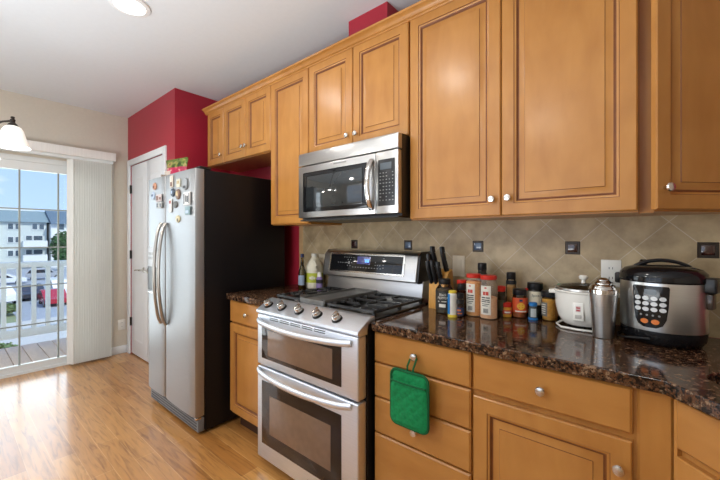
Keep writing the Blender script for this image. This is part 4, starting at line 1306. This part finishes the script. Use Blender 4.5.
pl = MB().box(-0.021, 0.021, -0.113, -0.085, 0.035, 0.100, 0.004, 3, mat=pm).build('switch_plate', M['enamel_white'], rc)
MB().box(-0.009, 0.009, -0.1146, -0.1125, 0.068, 0.088, mat=pm).build('indicator_panel', col('label_pinkish', 214, 190, 184), pl)
MB().box(-0.007, 0.007, -0.1154, -0.1145, 0.080, 0.084, mat=pm).box(-0.007, 0.007, -0.1154, -0.1145, 0.071, 0.075, mat=pm).build('indicator_lights', col('lamp_red', 190, 30, 40, 0.3), pl)
MB().box(-0.012, 0.012, -0.1165, -0.1125, 0.045, 0.058, 0.002, mat=pm).build('cook_lever', col('lever_grey', 200, 196, 188, 0.3), pl)
MB().tube([(-0.075, 0.02, 0.016), (-0.105, -0.03, 0.006), (-0.085, -0.085, 0.005), (-0.03, -0.108, 0.005), (0.03, -0.112, 0.005), (0.075, -0.085, 0.006)], 0.004, 8).build('power_cord', M['enamel_white'], rc)

# --- cocktail shaker
cs = thing('cocktail_shaker', 'brushed steel cocktail shaker in front of the outlet', 'shaker', (1.203, -0.268, CZ_))
lathe_part('cup', [(0, 0), (0.031, 0), (0.033, 0.002), (0.0345, 0.02), (0.041, 0.10), (0.0455, 0.152), (0.0465, 0.166), (0.0445, 0.166), (0, 0.150)], M['steel'], cs, seg=40)
lathe_part('collar', [(0.0440, 0.165), (0.0475, 0.166), (0.0475, 0.180), (0.044, 0.184), (0, 0.184)], M['chrome'], cs, seg=40)
st = MB().lathe([(0.044, 0.183), (0.043, 0.188), (0.033, 0.198), (0.030, 0.200), (0.029, 0.205), (0.022, 0.212), (0.020, 0.214), (0.019, 0.219), (0.010, 0.224), (0, 0.225)], seg=40)
for r_, z_ in ((0.038, 0.195), (0.029, 0.206), (0.019, 0.218)):
    st.lathe([(r_ - 0.002, z_), (r_, z_ + 0.002), (r_ + 0.002, z_), (r_, z_ - 0.002), (r_ - 0.002, z_)], seg=36)
st.build('strainer_top', M['chrome'], cs)

# --- pressure cooker
pc = thing('pressure_cooker', 'black and stainless electric pressure cooker with round lid', 'pressure cooker', (1.372, -0.190, CZ_), math.radians(-16))
pc.scale = (0.79, 0.79, 0.97)
S = dict(sx=1.0, sy=0.95)
lathe_part('base', [(0, 0.0), (0.120, 0.0), (0.136, 0.004), (0.150, 0.020), (0.154, 0.045), (0.154, 0.054), (0, 0.054)], M['blackgloss'], pc, seg=48, **S)
lathe_part('steel_wrap', [(0, 0.054), (0.1545, 0.054), (0.1555, 0.060), (0.1555, 0.218), (0.1545, 0.225), (0, 0.225)], M['steel'], pc, seg=48, **S)
lid = lathe_part('lid', [(0, 0.225), (0.156, 0.225), (0.160, 0.230), (0.160, 0.242), (0.155, 0.258), (0.138, 0.272), (0.105, 0.281), (0.05, 0.286), (0, 0.287)], M['blackgloss'], pc, seg=48, **S)
hpts = [(-0.115 + 0.23 * i / 12, 0.0, 0.262 + 0.040 * math.sin(PI * i / 12) ** 0.6) for i in range(13)]
hd = Matrix.Rotation(math.radians(25), 4, 'Z')
MB().tube([hd @ Vector(p) for p in hpts], 0.012, 10, flat=(0.016, 0.007)).build('lid_handle', M['black'], lid)
MB().box(-0.176, -0.136, -0.035, 0.035, 0.205, 0.248, 0.008, 3).build('side_handle', M['black'], pc)
MB().box(0.140, 0.188, -0.035, 0.035, 0.195, 0.248, 0.008, 3).build('side_handle', M['black'], pc)
MB().box(0.150, 0.176, -0.022, 0.022, 0.140, 0.192, 0.005).build('condensation_cup', col('smoky_cup', 70, 56, 46, 0.2), pc)
MB().lathe([(0, 0), (0.016, 0), (0.016, 0.02), (0.010, 0.028), (0, 0.028)], c=(-0.085, 0.05, 0.272), seg=18).build('steam_valve', M['black'], lid)
# control panel, curved with the body: built as a bowed shield
def shield(name, pts, r0, r1, mat, parent):
    b = MB()
    n = len(pts)
    def P(p, r_):
        a_ = -PI / 2 + p[0] * 1.2 / 0.156
        return (r_ * math.cos(a_), r_ * math.sin(a_) * 0.95, p[1] + 0.013)
    cx_ = sum(p[0] for p in pts) / n; cz_ = sum(p[1] for p in pts) / n
    ringsn = [[(cx_ + (p[0] - cx_) * s, cz_ + (p[1] - cz_) * s) for p in pts] for s in (1.0, 0.8, 0.55, 0.3)]
    back = [b.bm.verts.new(P(p, r0)) for p in pts]
    fr_ = [[b.bm.verts.new(P(p, r1)) for p in rr_] for rr_ in ringsn]
    for A, B in zip([back] + fr_, fr_):
        for k in range(n):
            b.bm.faces.new([A[k], A[(k + 1) % n], B[(k + 1) % n], B[k]])
    b.bm.faces.new(fr_[-1])
    return b.build(name, mat, parent)
sh = [(-0.055, 0.196), (-0.052, 0.202), (0.052, 0.202), (0.055, 0.196), (0.052, 0.130), (0.046, 0.085), (0.036, 0.064), (0.018, 0.054), (-0.018, 0.054), (-0.036, 0.064), (-0.046, 0.085), (-0.052, 0.130)]
sh2 = []
for p, q in zip(sh, sh[1:] + sh[:1]):
    for i in range(3):
        sh2.append((p[0] + (q[0] - p[0]) * i / 3, p[1] + (q[1] - p[1]) * i / 3))
cpn = shield('control_panel', sh2, 0.150, 0.159, M['blackgloss'], pc)
sh3 = [(x * 0.86, 0.132 + (z - 0.132) * 0.88) for x, z in sh2]
def rect(x0, x1, z0, z1, n=4):
    return [(x0 + (x1 - x0) * i / n, z0) for i in range(n + 1)] + [(x1 + (x0 - x1) * i / n, z1) for i in range(n + 1)]
def oval(cx_, cz_, rx, rz_, n=14):
    return [(cx_ + rx * math.cos(2 * PI * i / n), cz_ + rz_ * math.sin(2 * PI * i / n)) for i in range(n)]
shield('display', rect(-0.016, 0.018, 0.172, 0.190), 0.158, 0.1602, M['lcd'], cpn)
M['silverbtn'] = pmat('silver_button', srgb(212, 214, 214), 0.35, 0.2)
for r in range(3):
    for c in range(4):
        shield('menu_button', oval(-0.036 + 0.024 * c, 0.158 - 0.0195 * r, 0.0098, 0.0076), 0.158, 0.1612, M['silverbtn'], cpn)
for sx_ in (-1, 1):
    shield('start_button', oval(sx_ * 0.0155, 0.076, 0.0115, 0.0088), 0.158, 0.1615, col('button_orange', 224, 122, 48, 0.35), cpn)
b3 = [shield('indicator', oval(-0.026 + 0.0175 * i, 0.098, 0.0035, 0.0035, 8), 0.158, 0.1606, M['btn_dim'], cpn) for i in range(4)]
MB().tube([(0.0, -0.150, 0.028), (-0.09, -0.140, 0.016), (-0.140, -0.090, 0.006), (-0.165, -0.02, 0.004), (-0.170, 0.06, 0.004), (-0.14, 0.13, 0.004)], 0.0035, 8).build('power_cord', M['black'], pc)

# --- pot holder hanging on the drawer knob
ph = thing('pot_holder', 'quilted green pot holder hanging from the top drawer knob', 'pot holder', (0.602, -0.672, 0.53))
def rounded(w, h, r, n=6):
    pts = []
    for cx_, cz_, a0 in ((w / 2 - r, r, -90), (w / 2 - r, h - r, 0), (-w / 2 + r, h - r, 90), (-w / 2 + r, r, 180)):
        for i in range(n + 1):
            a = math.radians(a0 + 90 * i / n)
            pts.append((cx_ + r * math.cos(a), cz_ + r * math.sin(a)))
    return pts
PW, PH = 0.172, 0.222
def quilted(w, h, y0, thick, nx, nz, name, mat, z_off=0.0, amp=0.004, seam=0.043):
    b = MB()
    G = []
    for jz in range(nz + 1):
        row = []
        for ix in range(nx + 1):
            u, v_ = ix / nx, jz / nz
            x, z = (u - 0.5) * w, v_ * h
            # round the corners by pulling in
            rx = 0.028
            ex, ez = max(0, abs(x) - (w / 2 - rx)), max(0, abs(z - h / 2) - (h / 2 - rx))
            L_ = math.hypot(ex, ez)
            if ex > 0 and ez > 0:
                m_ = max(ex, ez)
                x -= math.copysign(ex - ex * m_ / L_, x)
                z -= math.copysign(ez - ez * m_ / L_, z - h / 2)
            q = abs(math.sin(PI * (x + z) / seam)) ** 0.5 * abs(math.sin(PI * (x - z) / seam)) ** 0.5
            edge = min(1, min(u, 1 - u) * 12, min(v_, 1 - v_) * 12)
            wv = 0.003 * math.sin(x * 40 + 1) * math.sin(z * 22)
            row.append((x, y0 - (thick * 0.4 + amp * q * edge + thick * 0.6 * edge) - wv * edge, z + z_off))
        G.append(row)
    F = [[b.bm.verts.new(p) for p in r] for r in G]
    Bk = [[b.bm.verts.new((p[0], y0, p[2])) for p in r] for r in G]
    for j_ in range(nz):
        for i in range(nx):
            b.bm.faces.new([F[j_][i], F[j_][i + 1], F[j_ + 1][i + 1], F[j_ + 1][i]])
            b.bm.faces.new([Bk[j_][i], Bk[j_ + 1][i], Bk[j_ + 1][i + 1], Bk[j_][i + 1]])
    for i in range(nx):
        b.bm.faces.new([F[0][i], Bk[0][i], Bk[0][i + 1], F[0][i + 1]])
        b.bm.faces.new([F[nz][i], F[nz][i + 1], Bk[nz][i + 1], Bk[nz][i]])
    for j_ in range(nz):
        b.bm.faces.new([F[j_][0], F[j_ + 1][0], Bk[j_ + 1][0], Bk[j_][0]])
        b.bm.faces.new([F[j_][nx], Bk[j_][nx], Bk[j_ + 1][nx], F[j_ + 1][nx]])
    return b.build(name, mat, ph)
quilted(PW, PH, 0.004, 0.010, 36, 46, 'pad', M['greenmitt'])
quilted(PW * 0.97, PH * 0.80, -0.008, 0.006, 36, 40, 'pocket', M['greenmitt'], z_off=0.002, amp=0.003)
outl = [(p[0], -0.004, p[1]) for p in rounded(PW, PH, 0.028, 8)]
MB().tube(outl + [outl[0]], 0.0055, 8, up=(0, 1, 0)).build('edge_binding', M['greentrim'], ph)
MB().tube([(-PW * 0.47, -0.016, PH * 0.80), (-0.03, -0.019, PH * 0.795), (0.03, -0.019, PH * 0.795), (PW * 0.47, -0.016, PH * 0.80)], 0.0035, 8).build('pocket_hem', M['greentrim'], ph)
MB().tube([(-0.006, -0.004, PH - 0.006), (-0.009, -0.002, PH + 0.022), (-0.008, 0.022, PH + 0.050), (-0.002, 0.024, PH + 0.064), (0.012, 0.024, PH + 0.064), (0.020, 0.022, PH + 0.050), (0.020, -0.002, PH + 0.022), (0.016, -0.004, PH - 0.006)], 0.004, 8, up=(0, 1, 0)).build('hanging_loop', M['greentrim'], ph)

# ================================================================== OUTSIDE
M['deck'] = pmat('deck_board', srgb(232, 198, 168), 0.6, var=0.12, scale=10, stretch=(1, 12, 1))
M['railwhite'] = pmat('white_rail', srgb(236, 240, 238), 0.4, var=0.01)
dk = thing('balcony_deck', 'tan board balcony deck outside the sliding door', 'deck', (-3.9, -1.5, -0.17))
for k in range(22):
    y = -3.1 + k * 0.142
    W2L(MB().box(-4.66, -3.345, y, y + 0.136, -0.085, -0.05, 0.003), 'board', M['deck'], dk)
W2L(MB().box(-4.66, -4.62, -3.1, 0.02, -0.17, -0.086).box(-4.0, -3.96, -3.1, 0.02, -0.17, -0.086).box(-3.40, -3.36, -3.1, 0.02, -0.17, -0.086), 'joists', M['deck'], dk)
rl = thing('balcony_railing', 'white balcony railing with square pickets', 'railing', (-4.45, -1.5, -0.05))
W2L(MB().box(-4.495, -4.405, -3.1, 0.0, 0.93, 0.995, 0.006), 'top_rail', M['railwhite'], rl)
W2L(MB().box(-4.475, -4.425, -3.1, 0.0, 0.095, 0.195, 0.004), 'bottom_rail', M['railwhite'], rl)
for k in range(23):
    y = -1.425 + (k - 13) * 0.130
    W2L(MB().box(-4.47, -4.43, y - 0.022, y + 0.022, 0.19, 0.935), 'picket', M['railwhite'], rl)
for y in (-3.05, -0.05):
    W2L(MB().box(-4.50, -4.40, y - 0.05, y + 0.05, -0.05, 1.03, 0.006), 'post', M['railwhite'], rl)

GZ = -5.3
M['asphalt'] = pmat('asphalt', srgb(158, 166, 174), 0.9, var=0.08, scale=3)
M['concrete'] = pmat('concrete', srgb(196, 196, 190), 0.85, var=0.05, scale=5)
M['lawn'] = pmat('lawn', srgb(136, 148, 112), 0.95, var=0.25, scale=8)
struct(box(-180, -12, -60, 90, GZ - 0.2, GZ).build('ground_1', M['asphalt']), 'grey asphalt car park below the balcony', 'ground')
tag(box(-45.5, -36.0, -6, 1.9, GZ + 0.001, GZ + 0.12).build('lawn_island', M['lawn']), 'green planted island in the car park', 'lawn')
tag(box(-36.0, -14.0, -8, 5.0, GZ, GZ + 0.10).build('pavement', M['concrete']), 'pale concrete pavement below the balcony', 'pavement')

def bush(name, label, cat, x, y, z, rx, rz_, mat, n, group=None, trunk=None):
    rng = random.Random(hash((x, y)) & 0xffff)
    t = thing(name, label, cat, (x, y, z), 0, group)
    b = MB()
    for i in range(n):
        while True:
            p = Vector((rng.uniform(-1, 1), rng.uniform(-1, 1), rng.uniform(-1, 1)))
            if 0.25 < p.length < 1:
                break
        s = rng.uniform(0.10, 0.22) * rx
        c = Vector((p.x * rx, p.y * rx, p.z * rz_ * (1.0 if trunk else 0.6) + rz_ + (trunk or 0) * 0.7))
        q = Vector((rng.uniform(-1, 1), rng.uniform(-1, 1), rng.uniform(-1, 1))).to_track_quat('Z', 'Y').to_matrix()
        vs_ = [b.bm.verts.new(c + q @ Vector(v)) for v in ((-s, 0, 0), (0, -s * 0.6, s * 0.2), (s, 0, 0), (0, s * 0.6, s * 0.2))]
        b.bm.faces.new(vs_)
    b.build('foliage', mat, t, smooth=False)
    if trunk:
        MB().cyl((0, 0, 0), (0, 0, trunk + rz_ * 0.8), rx * 0.08, rx * 0.04, seg=10).build('trunk', col('bark', 90, 72, 56, 0.9), t)
    return t
M['leaf'] = pmat('leaves', srgb(70, 112, 62), 0.7, var=0.35, scale=1.5)
M['leaf2'] = pmat('leaves_light', srgb(112, 134, 88), 0.7, var=0.3, scale=2)
bush('tree', 'green tree in front of the white apartment wing', 'tree', -88, 13.2, GZ, 1.9, 3.4, M['leaf'], 1500, trunk=1.6)
bush('tree', 'bare brown young tree beside the apartment bay', 'tree', -88, 2.6, GZ, 1.2, 2.0, col('twig', 140, 110, 88, 0.9), 500, trunk=1.6)
bush('shrub', 'low green shrub on the planted island', 'shrub', -39.5, 1.2, GZ + 0.125, 1.1, 0.6, M['leaf2'], 500, 'shrubs in the car park')
bush('shrub', 'second low green shrub nearer the balcony', 'shrub', -24.5, -0.2, GZ + 0.10, 0.9, 0.6, M['leaf2'], 500, 'shrubs in the car park')

# apartment building beyond the car park
M['siding'] = pmat('pale_siding', srgb(206, 214, 210), 0.8, var=0.02, scale=3, stretch=(1, 1, 20))
M['siding2'] = pmat('white_siding', srgb(232, 234, 232), 0.8, var=0.02)
M['roof'] = pmat('grey_shingle', srgb(128, 148, 154), 0.9, var=0.08, scale=4)
M['roof2'] = pmat('dark_shingle', srgb(96, 116, 132), 0.9, var=0.08, scale=4)
M['farglass'] = pmat('far_window', srgb(84, 100, 112), 0.15, var=0.2, scale=0.5)
ap = thing('apartment_building', 'pale four storey apartment block with grey roof across the car park', 'building', (-106, 4, GZ))
A = lambda b, name, mat, parent=None: W2L(b, name, mat, parent or ap)
A(MB().box(-112, -100.6, -30, 12.6, GZ, 4.6), 'wall', M['siding'])
A(MB().prism([(-113, 4.5), (-100.0, 4.5), (-106.3, 7.2)], 'y', -30.5, 13.0), 'roof', M['roof'])
for y0, y1 in ((-6.0, 5.4),):
    A(MB().box(-100.6, -99.9, y0, y1, GZ, 4.3), 'bay', M['siding2'])
def far_window(y0, y1, z0, z1, x=-100.6, mull=True):
    f = A(MB().box(x, x + 0.12, y0 - 0.1, y1 + 0.1, z0 - 0.1, z1 + 0.1), 'window', M['siding2'])
    A(MB().box(x + 0.10, x + 0.14, y0, y1, z0, z1), 'pane', M['farglass'], f)
floors = (3.1, 0.35, -2.5)
for z in floors:
    for y in (6.6, 7.7, 10.3, 11.4):
        if z < 3 and y > 10:
            continue
        far_window(y, y + 0.75, z - 0.1, z + 1.0)
    for y in (-4.8, -3.6, 1.8, 3.0):
        far_window(y, y + 0.75, z - 0.1, z + 1.0, -99.9)
for z in (-0.6, -3.6):
    A(MB().box(-100.6, -98.8, 8.7, 12.5, z - 0.3, z), 'balcony_slab', M['siding2'])
    A(MB().box(-98.9, -98.8, 8.7, 12.5, z, z + 1.15).box(-100.6, -98.9, 8.7, 8.8, z, z + 1.15).box(-100.6, -98.9, 12.4, 12.5, z, z + 1.15), 'balcony_rail', M['siding2'])
    far_window(9.3, 10.2, z + 1.25, z + 2.2, -100.58)
    far_window(10.5, 11.9, z + 1.25, z + 2.2, -100.58)
ap2 = thing('apartment_building', 'white apartment wing with dark blue grey roof behind the green tree', 'building', (-107, 18, GZ))
A2 = lambda b, name, mat, parent=None: W2L(b, name, mat, parent or ap2)
A2(MB().box(-112, -99.0, 13.1, 40, GZ, 4.3), 'wall', M['siding2'])
A2(MB().prism([(-113, 4.2), (-98.3, 4.2), (-105.5, 7.4)], 'y', 13.05, 40.5), 'roof', M['roof2'])
for z in floors:
    for y in (14.4, 17.5, 18.6, 22, 23.1):
        f = A2(MB().box(-99.0, -98.88, y - 0.1, y + 0.95, z - 0.2, z + 1.2), 'window', M['siding'])
        A2(MB().box(-98.9, -98.86, y, y + 0.85, z - 0.1, z + 1.1), 'pane', M['farglass'], f)

# cars
M['tyre'] = pmat('tyre', (0.02, 0.02, 0.02), 0.8)
M['carglass'] = pmat('car_glass', (0.03, 0.04, 0.05), 0.08)
def car(label, x, y, rz_, mat, kind='car', L=4.5, group='cars in the car park', z=GZ):
    t = thing('car', label, 'car', (x, y, z), rz_, group)
    hw = 0.88
    if kind == 'van':
        side = [(-L / 2, 0.35), (L / 2, 0.35), (L / 2, 0.95), (L / 2 - 0.75, 1.15), (L / 2 - 1.35, 1.85), (-L / 2 + 0.1, 1.88), (-L / 2, 1.1)]
        glass = [(L / 2 - 0.95, 1.18), (L / 2 - 1.42, 1.74), (-L / 2 + 0.3, 1.74), (-L / 2 + 0.2, 1.18)]
    elif kind == 'suv':
        side = [(-L / 2, 0.38), (L / 2, 0.38), (L / 2, 0.9), (L / 2 - 1.0, 1.05), (L / 2 - 1.7, 1.68), (-L / 2 + 0.35, 1.70), (-L / 2, 1.05)]
        glass = [(L / 2 - 1.25, 1.08), (L / 2 - 1.78, 1.58), (-L / 2 + 0.5, 1.58), (-L / 2 + 0.2, 1.08)]
    else:
        side = [(-L / 2, 0.32), (L / 2, 0.32), (L / 2, 0.75), (L / 2 - 1.1, 0.92), (L / 2 - 1.9, 1.42), (-L / 2 + 1.1, 1.44), (-L / 2 + 0.3, 0.98), (-L / 2, 0.9)]
        glass = [(L / 2 - 1.35, 0.94), (L / 2 - 1.98, 1.34), (-L / 2 + 1.15, 1.35), (-L / 2 + 0.6, 0.98)]
    MB().prism(side, 'y', -hw, hw, 0.06).build('body', mat, t)
    MB().prism(glass, 'y', -hw - 0.012, hw + 0.012, 0.0).build('windows', M['carglass'], t)
    for sx_ in (-1, 1):
        for sy_ in (-1, 1):
            wx_, wy_ = sx_ * L * 0.31, sy_ * (hw - 0.10)
            w_ = MB().cyl((wx_, wy_ - 0.11, 0.33), (wx_, wy_ + 0.11, 0.33), 0.33, seg=20, bev=0.03).build('wheel', M['tyre'], t)
            MB().cyl((wx_, wy_ - 0.115, 0.33), (wx_, wy_ + 0.115, 0.33), 0.19, seg=14).build('hub_cap', M['steel'], w_)
    return t
car('white sports utility car parked on the near side of the island', -48.5, 1.55, 0.25, col('car_white', 238, 240, 242, 0.2), 'suv')
car('dark grey car parked beyond the white one', -50.0, 4.2, 0.0, col('car_dark', 52, 58, 68, 0.2), 'sedan')
car('red car parked in front of the white van', -44.0, 5.05, 0.0, col('car_red', 176, 40, 58, 0.2), 'sedan', 4.0)
car('white van parked beside the red car', -50.5, 6.6, 0.0, M['car_white'], 'van', 5.0)
car('white car in the back row by the apartments', -68, 3.6, 1.4, M['car_white'], 'sedan')
car('silver car in the back row by the apartments', -72, 8.4, 1.4, col('car_silver', 176, 180, 186, 0.25), 'suv')
car('black car in the back row by the green tree', -66, 14.0, 1.4, col('car_black', 40, 44, 50, 0.2), 'suv')
